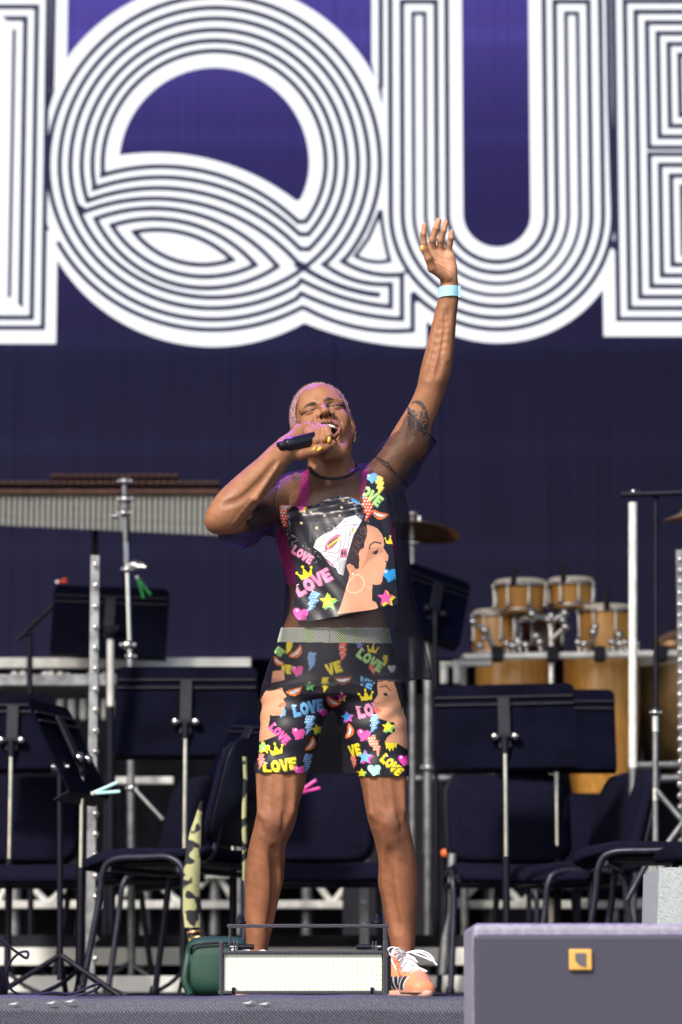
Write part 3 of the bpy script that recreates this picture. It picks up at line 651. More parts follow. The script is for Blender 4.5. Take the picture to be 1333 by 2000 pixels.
b = MB(o); ribbon(b, [(478, 1478), (480, 1520), (478, 1560), (477, 1600), (478, 1640), (478, 1690), (477, 1720)], [8, 8, 9, 9, 9, 8, 7], 9.5); b.build('webbing_tail', camo, t)
b = MB(o); b.tube([V(366, 1822, 9.44), V(392, 1818, 9.44), V(391, 1830, 9.44), V(368, 1834, 9.44)], .005, 8, closed=True); b.tube([V(372, 1834, 9.44), V(370, 1860, 9.44)], .006, 8); b.build('buckle', M['goldm'], t)
# ---- green bag behind the strobe
t = thing('green_bag', 425, 9.0, 'dark green rounded bag on the floor behind the left end of the strobe light', 'bag'); o = t.location
b = MB(o); vs = []; fs = []; nn, mm = 20, 14
for i in range(nn):
    u = -math.pi/2+math.pi*i/(nn-1)
    for j in range(mm*2):
        v = math.pi*j/mm
        f_ = lambda a: math.copysign(abs(a)**.45, a)
        X = 62*sc(9)*f_(math.cos(u))*f_(math.cos(v)); Yy = .09*f_(math.cos(u))*f_(math.sin(v)); Z = 57*sc(9)*f_(math.sin(u))
        vs.append((o.x+X, 9.0+Yy, .09+Z+.004))
for i in range(nn-1):
    for j in range(mm*2): fs.append((i*mm*2+j, i*mm*2+(j+1) % (mm*2), (i+1)*mm*2+(j+1) % (mm*2), (i+1)*mm*2+j))
b.add(vs, fs, True); b.build('body', M['green'], t)
b = MB(o); b.tube(smooth_path([(o.x-.075, 8.915, .13), (o.x-.06, 8.905, .155), (o.x+.05, 8.905, .158), (o.x+.075, 8.915, .13)], 4), .004, 6); b.build('zip', M['black'], t)
b = MB(o); b.tube(smooth_path([V(372, 1850, 8.95), V(366, 1880, 8.93), V(362, 1915, 8.92), V(372, 1942, 8.92)], 5), .012, 8); b.build('shoulder_strap', M['green'], t)
# ---- cables
def cable(pts, Y, label, r=.0035):
    t = empty('cable', V(pts[0][0], pts[0][1], Y), label, 'cable', 'black cables on the stage floor')
    b = MB(t.location); b.tube(smooth_path([V(x, y, Y+(0.15*k/len(pts))) for k, (x, y) in enumerate(pts)], 8), r, 8); b.build('lead', M['cable'], t); return t
cable([(-20, 1818), (10, 1843), (35, 1862), (52, 1872), (54, 1860), (38, 1862), (20, 1880), (12, 1905), (20, 1930), (35, 1942), (62, 1944)], 7.55, 'looping black cable rising at the left edge', .0034)
cable([(62, 1946), (100, 1940), (140, 1942), (175, 1928), (195, 1922), (190, 1932), (165, 1942), (130, 1948)], 7.6, 'small cable loop on the floor under the front left chair')
cable([(130, 1949), (260, 1948), (330, 1947), (430, 1950)], 7.6, 'thin cable running along the stage lip left of the strobe light')
cable([(848, 1947), (862, 1945), (905, 1948)], 7.9, 'thick black cable end lying right of the orange shoe', .005)
cable([(-30, 1888), (-5, 1900), (4, 1925), (0, 1950)], 7.5, 'dark coil at the very left edge', .016)
M['tape'] = mat('torn_tape', (.42, .44, .46), .7, 0, .3, 200)
# torn bits of white tape on the lip
for k, (x, y, a) in enumerate(((104, 1958, -8), (140, 1955, 15), (488, 1958, -20), (520, 1960, 12), (30, 1960, 3))):
    b = MB(V(x, y, LIP-.03)); b.add([V(x-15, y+2, LIP-.03), V(x-2, y+3, LIP-.034), V(x+13, y+1, LIP-.031), V(x+6, y-3, LIP-.036), V(x-3, y-.5, LIP-.032)], [(0, 1, 4), (1, 3, 4), (1, 2, 3)])
    o = b.build('tape_scrap', M['tape']); o.location = V(x, y, LIP-.03)
    tag(o, ['torn white tape scrap on the stage lip below the left chair', 'second scrap of white tape, pointing up, below the left chair', 'white tape scrap below the left end of the strobe light', 'white tape scrap under the strobe light, right of another scrap', 'faint tape scrap at the left end of the lip'][k], 'tape', 'torn tape scraps on the stage lip')
# ---- strobe light
YL = 7.62; s = sc(YL)
t = thing('strobe_light', 594, YL, 'black strobe light with white LED face and yoke handle in front of the singer\'s feet', 'stage light'); o = t.location
worn = mat('worn_black_paint', (.03, .03, .042), .45, 0, .2, 30)
nt_ = worn.node_tree; nn_ = nt_.nodes; bb = nn_['Principled BSDF']; no = nn_.new('ShaderNodeTexNoise'); no.inputs['Scale'].default_value = 95; no.inputs['Detail'].default_value = 5
gm = nn_.new('ShaderNodeNewGeometry'); tcx = nn_.new('ShaderNodeTexCoord'); nt_.links.new(tcx.outputs['Object'], no.inputs['Vector'])
bv = nn_.new('ShaderNodeBevel'); bv.inputs['Radius'].default_value = .003; bv.samples = 4
dt = nn_.new('ShaderNodeVectorMath'); dt.operation = 'DOT_PRODUCT'; nt_.links.new(bv.outputs[0], dt.inputs[0]); nt_.links.new(gm.outputs['Normal'], dt.inputs[1])
ma = nn_.new('ShaderNodeMath'); ma.operation = 'SUBTRACT'; ma.inputs[0].default_value = 1.12; nt_.links.new(dt.outputs['Value'], ma.inputs[1])
mb_ = nn_.new('ShaderNodeMath'); mb_.operation = 'ADD'; nt_.links.new(no.outputs[0], mb_.inputs[0]); nt_.links.new(ma.outputs[0], mb_.inputs[1])
rg = nn_.new('ShaderNodeMapRange'); rg.inputs[1].default_value = .88; rg.inputs[2].default_value = .93; nt_.links.new(mb_.outputs[0], rg.inputs[0])
mxx = nn_.new('ShaderNodeMix'); mxx.data_type = 'RGBA'; mxx.inputs['A'].default_value = (.03, .03, .042, 1); mxx.inputs['B'].default_value = (.42, .42, .46, 1)
nt_.links.new(rg.outputs[0], mxx.inputs['Factor']); nt_.links.new(mxx.outputs['Result'], bb.inputs['Base Color'])
def fr(x0, y0, x1, y1, d, Y=YL, name='frame', m=worn, bev=.0015):
    b = MB(o); b.box(V((x0+x1)/2, (y0+y1)/2, Y), (abs(x1-x0)*s, d, abs(y1-y0)*s), bev=bev); return b.build(name, m, t)
fr(431, 1858, 757, 1864, .09, name='top_frame'); fr(431, 1936, 757, 1942, .09, name='bottom_frame')
fr(430, 1842, 436.5, 1942, .095, name='side_plate'); fr(748, 1842, 757.5, 1944, .095, name='side_plate')
fr(757, 1868, 764, 1935, .075, Y=YL+.03, name='side_panel')
fr(437, 1864.5, 748, 1935.5, .07, Y=YL+.012, name='housing', m=M['black'])
face = mat('strobe_reflector', (.78, .82, .77), .3, 0, .05, 8)
fb = MB(o); 
for k in range(3):
    x0 = 438.5+k*102.8; b = MB(o); b.box(V(x0+50.6, 1900, YL-.030), (101.2*s, .008, 69*s), bev=.001); b.build('led_tile', face, t)
ledy = mat('led_chip', (.74, .70, .30), .4); ledw = mat('led_cell', (.60, .66, .62), .4)
b = MB(o); b2 = MB(o)
for j in range(8):
    for i in range(33):
        xx = 443.5+i*9.42; yy = 1869+j*8.9
        if (i+j*0) % 1 == 0: b.add([V(xx-1.5, yy-1.3, YL-.0355), V(xx+1.5, yy-1.3, YL-.0355), V(xx+1.5, yy+1.3, YL-.0355), V(xx-1.5, yy+1.3, YL-.0355)], [(0, 1, 2, 3)])
        if j < 7: b2.add([V(xx+3.2, yy+3.6, YL-.035), V(xx+6.2, yy+3.6, YL-.035), V(xx+6.2, yy+5.2, YL-.035), V(xx+3.2, yy+5.2, YL-.035)], [(0, 1, 2, 3)])
b.build('led_chips', ledy, t, kind='stuff'); b2.build('led_cells', ledw, t, kind='stuff')
# yoke
fr(447, 1806, 757, 1812.5, .035, Y=YL+.0, name='yoke_bar'); fr(447, 1808, 452, 1858, .032, name='yoke_arm'); fr(749, 1808, 755, 1858, .032, name='yoke_arm')
for x in (470, 737):
    b = MB(o); p = V(x, 1805, YL); b.lathe([(0, 0), (.014, 0), (.014, .006), (.009, .007), (.009, .018), (0, .019)], p, n=6); b.lathe([(.005, .018), (.005, .024), (0, .024)], p, n=8); b.build('nut', M['black'], t)
for x0, x1 in ((462, 497), (697, 733)):
    b = MB(o); b.tube([V(x0, 1850, YL-.03), V(x1, 1850, YL-.03)], 5.2*s, 12); b.build('handle', M['black'], t)
    xc = x0 if x0 < 500 else x1
    for dx in (0, 6):
        b = MB(o); b.box(V(xc+dx-4, 1850, YL-.028), (3*s, .02, 22*s), bev=.001); b.build('handle_plate', worn, t)
    b = MB(o); b.tube([V(xc-12 if x0 < 500 else xc, 1850, YL-.03), V(xc if x0 < 500 else xc+12, 1850, YL-.03)], 3*s, 8); b.build('bolt', M['chrome'], t)
for x in (457, 727):
    b = MB(o); p = V(x, 1942, YL-.02); b.box((p.x, p.y, .012), (7*s, .05, .026), bev=.001); b.build('foot', M['black'], t)
# ---- foreground loudspeaker on the pit floor, in front of the stage
YF = 6.35; s = sc(YF)
grille = bpy.data.materials.new('speaker_grille'); grille.use_nodes = True; n = grille.node_tree.nodes; L = grille.node_tree.links
b = n['Principled BSDF']; b.inputs['Roughness'].default_value = .55; tc = n.new('ShaderNodeTexCoord'); mp = n.new('ShaderNodeMapping'); mp.inputs['Rotation'].default_value = (0, R(45), 0)
ck = n.new('ShaderNodeTexChecker'); ck.inputs['Scale'].default_value = 190; ck.inputs['Color1'].default_value = (.030, .029, .052, 1); ck.inputs['Color2'].default_value = (.055, .054, .090, 1)
L.new(tc.outputs['Object'], mp.inputs[0]); L.new(mp.outputs[0], ck.inputs[0]); L.new(ck.outputs[0], b.inputs['Base Color'])
c0 = V(1160, 1900, YF); t = empty('front_fill_speaker', (c0.x, YF+.25, -1.5), 'large grey black loudspeaker at lower right with a small gold square badge', 'loudspeaker'); o = t.location
top = V(905, 1800, YF); xl = V(905, 1800, YF+.50).x; xr = V(1450, 1800, YF).x; ztop = top.z
rot = Matrix.Rotation(R(-1.2), 3, 'Y')
b = MB(o); b.box(((xl+xr)/2, YF+.25, (ztop-1.5)/2-.004), (xr-xl, .46, ztop+1.5), bev=.012); b.build('cabinet', mat('cabinet_paint', (.27, .26, .34), .5, 0, .2, 60, .3, 300), t)
b = MB(o); b.box(((xl+xr)/2+.001, YF+.012, (ztop-1.5)/2-.016), (xr-xl-.004, .03, ztop+1.5-.022), bev=.008); b.build('grille', grille, t)
gold = mat('gold_badge', (.75, .42, .10), .45, .2)
p = V(1134.5, 1875, YF-.01); b = MB(o); b.box(p, (44*s, .008, 40*s), bev=.003); bd = b.build('badge', gold, t)
b = MB(o); b.add([V(1124, 1862, YF-.016), V(1146, 1862, YF-.016), V(1146, 1890, YF-.016), V(1132, 1886, YF-.016), V(1124, 1876, YF-.016)], [(0, 1, 2, 3, 4)]); b.build('badge_mark', mat('badge_mark', (.10, .10, .12), .5), bd)
# grey felt covered wedge behind it
t = thing('grey_monitor', 1330, 7.7, 'pale grey felt covered block behind the loudspeaker at the right edge', 'monitor'); o = t.location; Yw = 7.7
pts = [(1288, 1695), (1420, 1693), (1420, 1962), (1280, 1962)]
vs = [V(x, y, Yw+(.05 if y < 1800 else 0)) for x, y in pts]+[V(x, y, Yw)+Vector((0, .4, 0)) for x, y in pts]
b = MB(o); b.add(vs, [(0, 3, 2, 1), (4, 5, 6, 7), (0, 1, 5, 4), (1, 2, 6, 5), (2, 3, 7, 6), (3, 0, 4, 7)]); b.build('body', mat('grey_felt', (.36, .40, .40), .95, 0, .2, 220, .8, 400), t)
# ================================================================ the singer
YP = 8.0; SP_ = sc(YP)
def A(v): return np.array(v, float)
class Prim:
    def __init__(s, kind, k=.01, sub=False, **kw): s.kind = kind; s.k = k; s.sub = sub; s.__dict__.update(kw); s.bbox()
    def bbox(s):
        if s.kind == 'cone':
            s.lo = np.minimum(s.a-s.ra, s.b-s.rb); s.hi = np.maximum(s.a+s.ra, s.b+s.rb)
        elif s.kind == 'ell':
            m = max(s.r); s.lo = s.c-m; s.hi = s.c+m
        elif s.kind == 'loft':
            T = s.T; s.lo = A([(T[:, 1]-T[:, 3]).min(), (T[:, 2]-T[:, 4]).min(), T[:, 0].min()]); s.hi = A([(T[:, 1]+T[:, 3]).max(), (T[:, 2]+T[:, 4]).max(), T[:, 0].max()])
    def d(s, P):
        if s.kind == 'cone':
            ba = s.b-s.a; t = np.clip(((P-s.a)@ba)/(ba@ba), 0, 1); q = P-s.a-t[..., None]*ba
            return np.sqrt((q*q).sum(-1))-(s.ra+(s.rb-s.ra)*t)
        if s.kind == 'ell':
            q = (P-s.c)@s.R if s.R is not None else P-s.c; r = A(s.r)
            k0 = np.sqrt(((q/r)**2).sum(-1)); k1 = np.sqrt(((q/r**2)**2).sum(-1))+1e-9
            return k0*(k0-1)/k1
        T = s.T; z = P[..., 2]; cx = np.interp(z, T[:, 0], T[:, 1]); cy = np.interp(z, T[:, 0], T[:, 2]); rx = np.interp(z, T[:, 0], T[:, 3]); ry = np.interp(z, T[:, 0], T[:, 4])
        x = (P[..., 0]-cx)/rx; y = (P[..., 1]-cy)/ry; e = s.e
        if e == 2: k0 = np.sqrt(x*x+y*y); k1 = np.sqrt((x/rx)**2+(y/ry)**2)+1e-6; d = k0*(k0-1)/k1
        else: k0 = (np.abs(x)**e+np.abs(y)**e)**(1/e); d = (k0-1)*np.minimum(rx, ry)
        dz = np.maximum(z-T[-1, 0], T[0, 0]-z)
        return np.where(dz > 0, np.sqrt(np.maximum(d, 0)**2+dz**2), np.maximum(d, dz))
def smin(a, b, k):
    h = np.maximum(k-np.abs(a-b), 0)/k; return np.minimum(a, b)-h*h*k*.25
def smax(a, b, k): return -smin(-a, -b, k)
def cone(a, b, ra, rb, k=.01, sub=False): return Prim('cone', k, sub, a=A(a), b=A(b), ra=ra, rb=rb)
def ell(c, r, k=.01, sub=False, R=None): return Prim('ell', k, sub, c=A(c), r=r, R=R)
def loft(rows, k=.01, e=2, n=60):
    """rows: (z, cx, cy, rx, ry); resampled smoothly (Catmull-Rom) over height"""
    T = A(sorted(rows)); z = np.linspace(T[0, 0], T[-1, 0], n); out = [z]
    for c in range(1, 5):
        y = T[:, c]; m = np.gradient(y, T[:, 0]); i = np.clip(np.searchsorted(T[:, 0], z)-1, 0, len(T)-2)
        h = T[i+1, 0]-T[i, 0]; t = (z-T[i, 0])/h
        out.append((2*t**3-3*t**2+1)*y[i]+(t**3-2*t**2+t)*h*m[i]+(-2*t**3+3*t**2)*y[i+1]+(t**3-t**2)*h*m[i+1])
    return Prim('loft', k, False, T=np.stack(out, 1), e=e)
def pxloft(rows, k=.01, e=2, dy=0):
    """rows: (y_px, x_left_px, x_right_px, Y, depth_radius)"""
    o = []
    for (y, xl, xr, Y, ry) in rows:
        a = W(xl, y, Y); b = W(xr, y, Y); o.append((a[2], (a[0]+b[0])/2, Y+dy, (b[0]-a[0])/2, ry))
    return loft(o, k, e)
def chain(pts, k=.01, n=1):
    """pts: (x_px, y_px, Y, r_px)"""
    o = []
    for (a, b) in zip(pts[:-1], pts[1:]): o.append(cone(W(*a[:3]), W(*b[:3]), a[3]*SP_, b[3]*SP_, k))
    return o
def ev(prims, P, infl=0):
    f = np.full(P.shape[:-1], 1.0)
    for p in prims:
        d = p.d(P)
        f = smax(f, -d, p.k) if p.sub else smin(f, d, p.k)
    return f-infl
def surface_nets(prims, lo, hi, h, infl=0, disp=None):
    lo = A(lo); n = np.ceil((A(hi)-lo)/h).astype(int)+1
    F = np.full(n, 1.0, np.float32); ax = [lo[i]+h*np.arange(n[i]) for i in range(3)]
    for p in prims:
        m = max(p.k, .004)+abs(infl)+2*h+.006
        i0 = np.clip(np.floor((p.lo-m-lo)/h).astype(int), 0, n); i1 = np.clip(np.ceil((p.hi+m-lo)/h).astype(int)+1, 0, n)
        if (i1 <= i0).any(): continue
        for s0 in range(i0[2], i1[2], 64):
            s1 = min(s0+64, i1[2])
            X, Y, Z = np.meshgrid(ax[0][i0[0]:i1[0]], ax[1][i0[1]:i1[1]], ax[2][s0:s1], indexing='ij')
            d = p.d(np.stack([X, Y, Z], -1)); V_ = F[i0[0]:i1[0], i0[1]:i1[1], s0:s1]
            V_[...] = smax(V_, -d, p.k) if p.sub else smin(V_, d, p.k)
    F -= infl
    ins = F < 0
    c = [ins[a:n[0]-1+a, b:n[1]-1+b, g_:n[2]-1+g_] for a in (0, 1) for b in (0, 1) for g_ in (0, 1)]
    anyi = c[0].copy(); alli = c[0].copy()
    for q in c[1:]: anyi |= q; alli &= q
    act = anyi & ~alli; idx = np.argwhere(act); N = len(idx)
    flat = np.ravel_multi_index(idx.T, act.shape)
    corners = A([(a, b, g_) for a in (0, 1) for b in (0, 1) for g_ in (0, 1)]).astype(int)
    val = np.stack([F[idx[:, 0]+q[0], idx[:, 1]+q[1], idx[:, 2]+q[2]] for q in corners], 1)
    acc = np.zeros((N, 3)); cnt = np.zeros(N)
    for i in range(8):
        for j in range(i+1, 8):
            if np.abs(corners[i]-corners[j]).sum() != 1: continue
            a, b = val[:, i], val[:, j]; cr_ = (a < 0) != (b < 0); t = np.where(cr_, a/np.where(cr_, a-b, 1), 0)
            acc += cr_[:, None]*(corners[i]+t[:, None]*(corners[j]-corners[i])); cnt += cr_
    verts = lo+h*(idx+acc/cnt[:, None]); quads = []
    for axi in range(3):
        sl0 = [slice(None)]*3; sl1 = [slice(None)]*3; sl0[axi] = slice(0, -1); sl1[axi] = slice(1, None)
        e = ins[tuple(sl0)] != ins[tuple(sl1)]; E = np.argwhere(e)
        u, v = [(1, 2), (2, 0), (0, 1)][axi]
        ok = (E[:, u] > 0) & (E[:, v] > 0) & (E[:, u] < n[u]-1) & (E[:, v] < n[v]-1); E = E[ok]
        s0 = ins[E[:, 0], E[:, 1], E[:, 2]]; q = []
        for (du, dv) in ((0, 0), (-1, 0), (-1, -1), (0, -1)):
            D = E.copy(); D[:, u] += du; D[:, v] += dv; q.append(np.searchsorted(flat, np.ravel_multi_index(D.T, act.shape)))
        q = np.stack(q, 1); q[~s0] = q[~s0][:, ::-1]; quads.append(q)
    return verts, np.concatenate(quads)
def cut(v, q, keep):
    q = q[keep]; u, inv = np.unique(q, return_inverse=True); return v[u], inv.reshape(q.shape)
def mesh_np(name, v, q):
    me = bpy.data.meshes.new(name); me.vertices.add(len(v)); me.vertices.foreach_set('co', v.astype(np.float32).ravel())
    k = q.shape[1]; me.loops.add(q.size); me.loops.foreach_set('vertex_index', q.ravel().astype(np.int32))
    me.polygons.add(len(q)); me.polygons.foreach_set('loop_start', np.arange(0, q.size, k, dtype=np.int32))
    try: me.polygons.foreach_set('loop_total', np.full(len(q), k, np.int32))
    except Exception: pass
    me.update(calc_edges=True); me.polygons.foreach_set('use_smooth', np.ones(len(q), bool)); return me
def normals(me):
    n_ = np.empty(len(me.vertices)*3, np.float32); me.vertex_normals.foreach_get('vector', n_); return n_.reshape(-1, 3)
def set_col(me, col):
    a = me.color_attributes.new('Col', 'FLOAT_COLOR', 'POINT'); c = np.ones((len(col), 4), np.float32); c[:, :3] = col; a.data.foreach_set('color', c.ravel())
def inpoly(x, y, P):
    P = A(P); r = np.zeros(x.shape, bool); m = (x >= P[:, 0].min()) & (x <= P[:, 0].max()) & (y >= P[:, 1].min()) & (y <= P[:, 1].max())
    if not m.any(): return r
    X, Y = x[m], y[m]; c = np.zeros(X.shape, bool); j = len(P)-1
    for i in range(len(P)):
        xi, yi = P[i]; xj, yj = P[j]
        if yi != yj: c ^= ((yi > Y) != (yj > Y)) & (X < (xj-xi)*(Y-yi)/(yj-yi)+xi)
        j = i
    r[m] = c; return r
def nearline(x, y, P, wd):
    r = np.zeros(x.shape, bool); P = A(P)
    for a, b in zip(P[:-1], P[1:]):
        m = (x > min(a[0], b[0])-wd) & (x < max(a[0], b[0])+wd) & (y > min(a[1], b[1])-wd) & (y < max(a[1], b[1])+wd)
        if not m.any(): continue
        p = np.stack([x[m], y[m]], 1); ba = b-a; t = np.clip((p-a)@ba/(ba@ba+1e-9), 0, 1); d = np.linalg.norm(p-a-t[:, None]*ba, axis=1); rr = r[m]; rr |= d < wd; r[m] = rr
    return r
def colmat(name, rough=.5, spec=.4, sss=0, bump=0, bscale=300, coat=0, nvar=0, nscale=20):
    m = bpy.data.materials.new(name); m.use_nodes = True; n = m.node_tree.nodes; L = m.node_tree.links; b = n['Principled BSDF']
    at = n.new('ShaderNodeAttribute'); at.attribute_name = 'Col'; src = at.outputs['Color']
    tc = n.new('ShaderNodeTexCoord')
    if nvar:
        t = n.new('ShaderNodeTexNoise'); t.inputs['Scale'].default_value = nscale; t.inputs['Detail'].default_value = 5; L.new(tc.outputs['Object'], t.inputs['Vector'])
        r = n.new('ShaderNodeMapRange'); r.inputs[1].default_value = .3; r.inputs[2].default_value = .7; r.inputs[3].default_value = 1-nvar; r.inputs[4].default_value = 1+nvar; L.new(t.outputs[0], r.inputs[0])
        hs = n.new('ShaderNodeVectorMath'); hs.operation = 'SCALE'; L.new(src, hs.inputs[0]); L.new(r.outputs[0], hs.inputs['Scale']); src = hs.outputs[0]
        r2 = n.new('ShaderNodeMapRange'); r2.inputs[3].default_value = rough*.75; r2.inputs[4].default_value = rough*1.25; L.new(t.outputs[0], r2.inputs[0]); L.new(r2.outputs[0], b.inputs['Roughness'])
    else: b.inputs['Roughness'].default_value = rough
    L.new(src, b.inputs['Base Color']); b.inputs['Specular IOR Level'].default_value = spec; b.inputs['Coat Weight'].default_value = coat
    if sss: b.inputs['Subsurface Weight'].default_value = sss; b.inputs['Subsurface Radius'].default_value = (1, .35, .2); b.inputs['Subsurface Scale'].default_value = .008
    if bump:
        t = n.new('ShaderNodeTexNoise'); t.inputs['Scale'].default_value = bscale; t.inputs['Detail'].default_value = 3; L.new(tc.outputs['Object'], t.inputs['Vector'])
        bp = n.new('ShaderNodeBump'); bp.inputs['Strength'].default_value = bump; bp.inputs['Distance'].default_value = .002; L.new(t.outputs[0], bp.inputs['Height']); L.new(bp.outputs[0], b.inputs['Normal'])
    return m
def schain(pts, k=.008, n=5):
    P = A([list(W(*p[:3]))+[p[3]*SP_] for p in pts]); P = np.vstack([P[0], P, P[-1]]); out = []
    for i in range(1, len(P)-2):
        for j in range(n):
            t = j/n; out.append(.5*(2*P[i]+(P[i+1]-P[i-1])*t+(2*P[i-1]-5*P[i]+4*P[i+1]-P[i+2])*t*t+(3*P[i]-P[i-1]-3*P[i+1]+P[i+2])*t**3))
    out.append(P[-2]); return [cone(a[:3], b[:3], a[3], b[3], k) for a, b in zip(out[:-1], out[1:])]
# ---------------- body volume
torso = pxloft([(905, 606, 688, 8.02, .055), (922, 598, 700, 8.02, .062), (935, 572, 728, 8.03, .072), (950, 556, 745, 8.03, .084), (975, 549, 755, 8.02, .097), (1010, 546, 764, 8.01, .105), (1060, 543, 772, 8.0, .108),
                (1110, 556, 768, 8.0, .100), (1150, 566, 758, 7.99, .092), (1190, 565, 752, 7.985, .090), (1225, 553, 757, 7.99, .098), (1270, 541, 766, 8.0, .108), (1320, 528, 778, 8.01, .116), (1362, 520, 788, 8.01, .112)], .03)
legL = pxloft([(1345, 520, 654, 8.01, .098), (1400, 513, 634, 8.0, .094), (1450, 510, 618, 7.99, .086), (1500, 508, 602, 7.985, .076), (1537, 507, 595, 7.98, .070), (1575, 503, 584, 7.975, .064), (1612, 496, 577, 7.972, .062), (1650, 487, 560, 7.985, .060),
               (1688, 481, 556, 8.0, .064), (1725, 479, 552, 8.01, .066), (1762, 479.5, 543, 8.015, .061), (1800, 480, 535, 8.015, .052), (1838, 481, 526, 8.01, .043), (1862, 482, 521, 8.01, .038), (1890, 483, 519, 8.01, .036), (1925, 482, 522, 8.01, .04)], .035)
legR = pxloft([(1345, 650, 786, 8.01, .098), (1400, 660, 790, 8.0, .094), (1450, 676, 794, 7.99, .086), (1500, 694, 795, 7.985, .076), (1537, 706, 794, 7.98, .070), (1575, 713, 795, 7.975, .064), (1612, 721, 800, 7.972, .062), (1650, 733, 808, 7.985, .060),
               (1688, 740, 815, 8.0, .064), (1725, 739, 817, 8.01, .066), (1762, 747, 816, 8.015, .061), (1800, 754, 814, 8.015, .052), (1838, 762, 812, 8.01, .043), (1875, 768.5, 807, 8.01, .037), (1900, 769, 806, 8.01, .036), (1930, 770, 808, 8.0, .04)], .035)
B = [torso, legL, legR,
     # glutes, shoulders, breasts
     ell(W(590, 1330, 8.06), (.085, .07, .09), .05), ell(W(715, 1330, 8.06), (.085, .07, .09), .05),
     ell(W(605, 1050, 7.93), (.052, .045, .05), .04), ell(W(705, 1050, 7.93), (.052, .045, .05), .04),
     # collar bones, neck tendons
     cone(W(578, 930, 7.985), W(640, 938, 7.955), .010, .008, .02), cone(W(722, 922, 7.985), W(660, 938, 7.955), .010, .008, .02),
     cone(W(650, 930, 8.02), W(646, 872, 8.01), 39*SP_, 36*SP_, .03), cone(W(624, 880, 7.985), W(645, 932, 7.958), .011, .008, .02), cone(W(678, 875, 7.985), W(662, 932, 7.958), .011, .008, .02),
     # knees
     ell(W(532, 1606, 7.925), (.023, .017, .030), .012), ell(W(764, 1606, 7.925), (.023, .017, .030), .012),
     cone(W(509, 1590, 7.915), W(510, 1625, 7.918), .004, .003, .012, True), cone(W(556, 1590, 7.915), W(555, 1625, 7.918), .004, .003, .012, True), cone(W(741, 1590, 7.915), W(741, 1625, 7.918), .004, .003, .012, True), cone(W(788, 1590, 7.915), W(789, 1625, 7.918), .004, .003, .012, True),
     cone(W(532, 1640, 7.94), W(528, 1668, 7.955), .014, .012, .03), cone(W(768, 1640, 7.94), W(772, 1668, 7.955), .014, .012, .03),
     cone(W(516, 1500, 7.93), W(514, 1585, 7.925), .022, .012, .03), cone(W(568, 1500, 7.93), W(565, 1580, 7.93), .022, .012, .03),
     cone(W(734, 1500, 7.93), W(733, 1585, 7.925), .022, .012, .03), cone(W(778, 1500, 7.93), W(782, 1580, 7.93), .022, .012, .03),
     cone(W(517, 1690, 7.962), W(506, 1860, 7.985), .013, .010, .02), cone(W(780, 1690, 7.962), W(790, 1880, 7.985), .013, .010, .02),
     ell(W(769, 1885, 8.0), (.008, .012, .012), .01), ell(W(807, 1880, 8.0), (.009, .012, .012), .01)]
def surf(x, y, Y0=7.6):
    x = np.atleast_1d(np.asarray(x, float)); y = np.atleast_1d(np.asarray(y, float)); t = np.full(len(x), Y0)
    for it in range(60): t = t+np.clip(ev(B, W(x, y, t)), -.02, .05)*.8
    return t
def groove(pts, depth, r=.009, k=.010, sub=True):
    """shallow furrow (sub) or raised cord along pixel points on the skin facing the camera"""
    P = A([tuple(p) for p in smooth_path([(p[0], p[1], 0) for p in pts], 4)]); t = surf(P[:, 0], P[:, 1]); n_ = len(P)
    d = depth*np.sin(np.pi*(np.arange(n_)+.6)/(n_+.2)); off = (-(r-d) if sub else (r-d))
    Q_ = W(P[:, 0], P[:, 1], t+off)
    for a_, b_ in zip(Q_[:-1], Q_[1:]): B.append(cone(a_, b_, r, r, k, sub))
groove([(536, 1662), (543, 1700), (541, 1750), (530, 1810)], .0018, .011, .016); groove([(759, 1665), (753, 1705), (760, 1755), (773, 1815)], .0016, .011, .016)
groove([(560, 1500), (566, 1550), (563, 1596)], .0022, .010, .014); groove([(727, 1512), (731, 1555), (738, 1596)], .0024, .010, .014)
groove([(520, 1500), (515, 1545), (511, 1590)], .0014, .010, .014); groove([(775, 1515), (781, 1555), (787, 1595)], .0014, .010, .014)
# upper arm and forearm, raised (picture right)
B += schain([(738, 940, 8.03, 36), (768, 905, 8.02, 33), (800, 848, 8.01, 30), (826, 800, 8.0, 27), (842, 762, 7.99, 26)], .006)
B += [ell(W(816, 862, 8.02), (.028, .03, .05), .03), ell(W(858, 748, 8.01), (.012, .014, .016), .015)]
B += schain([(842, 762, 7.99, 26), (852, 722, 7.98, 29), (862, 670, 7.975, 26), (870, 620, 7.97, 22), (876, 588, 7.965, 19), (878, 566, 7.96, 18.5)], .006)
B += [cone(W(866, 600, 7.955), W(852, 660, 7.955), .004, .004, .008), cone(W(884, 590, 7.95), W(872, 700, 7.955), .006, .010, .012)]
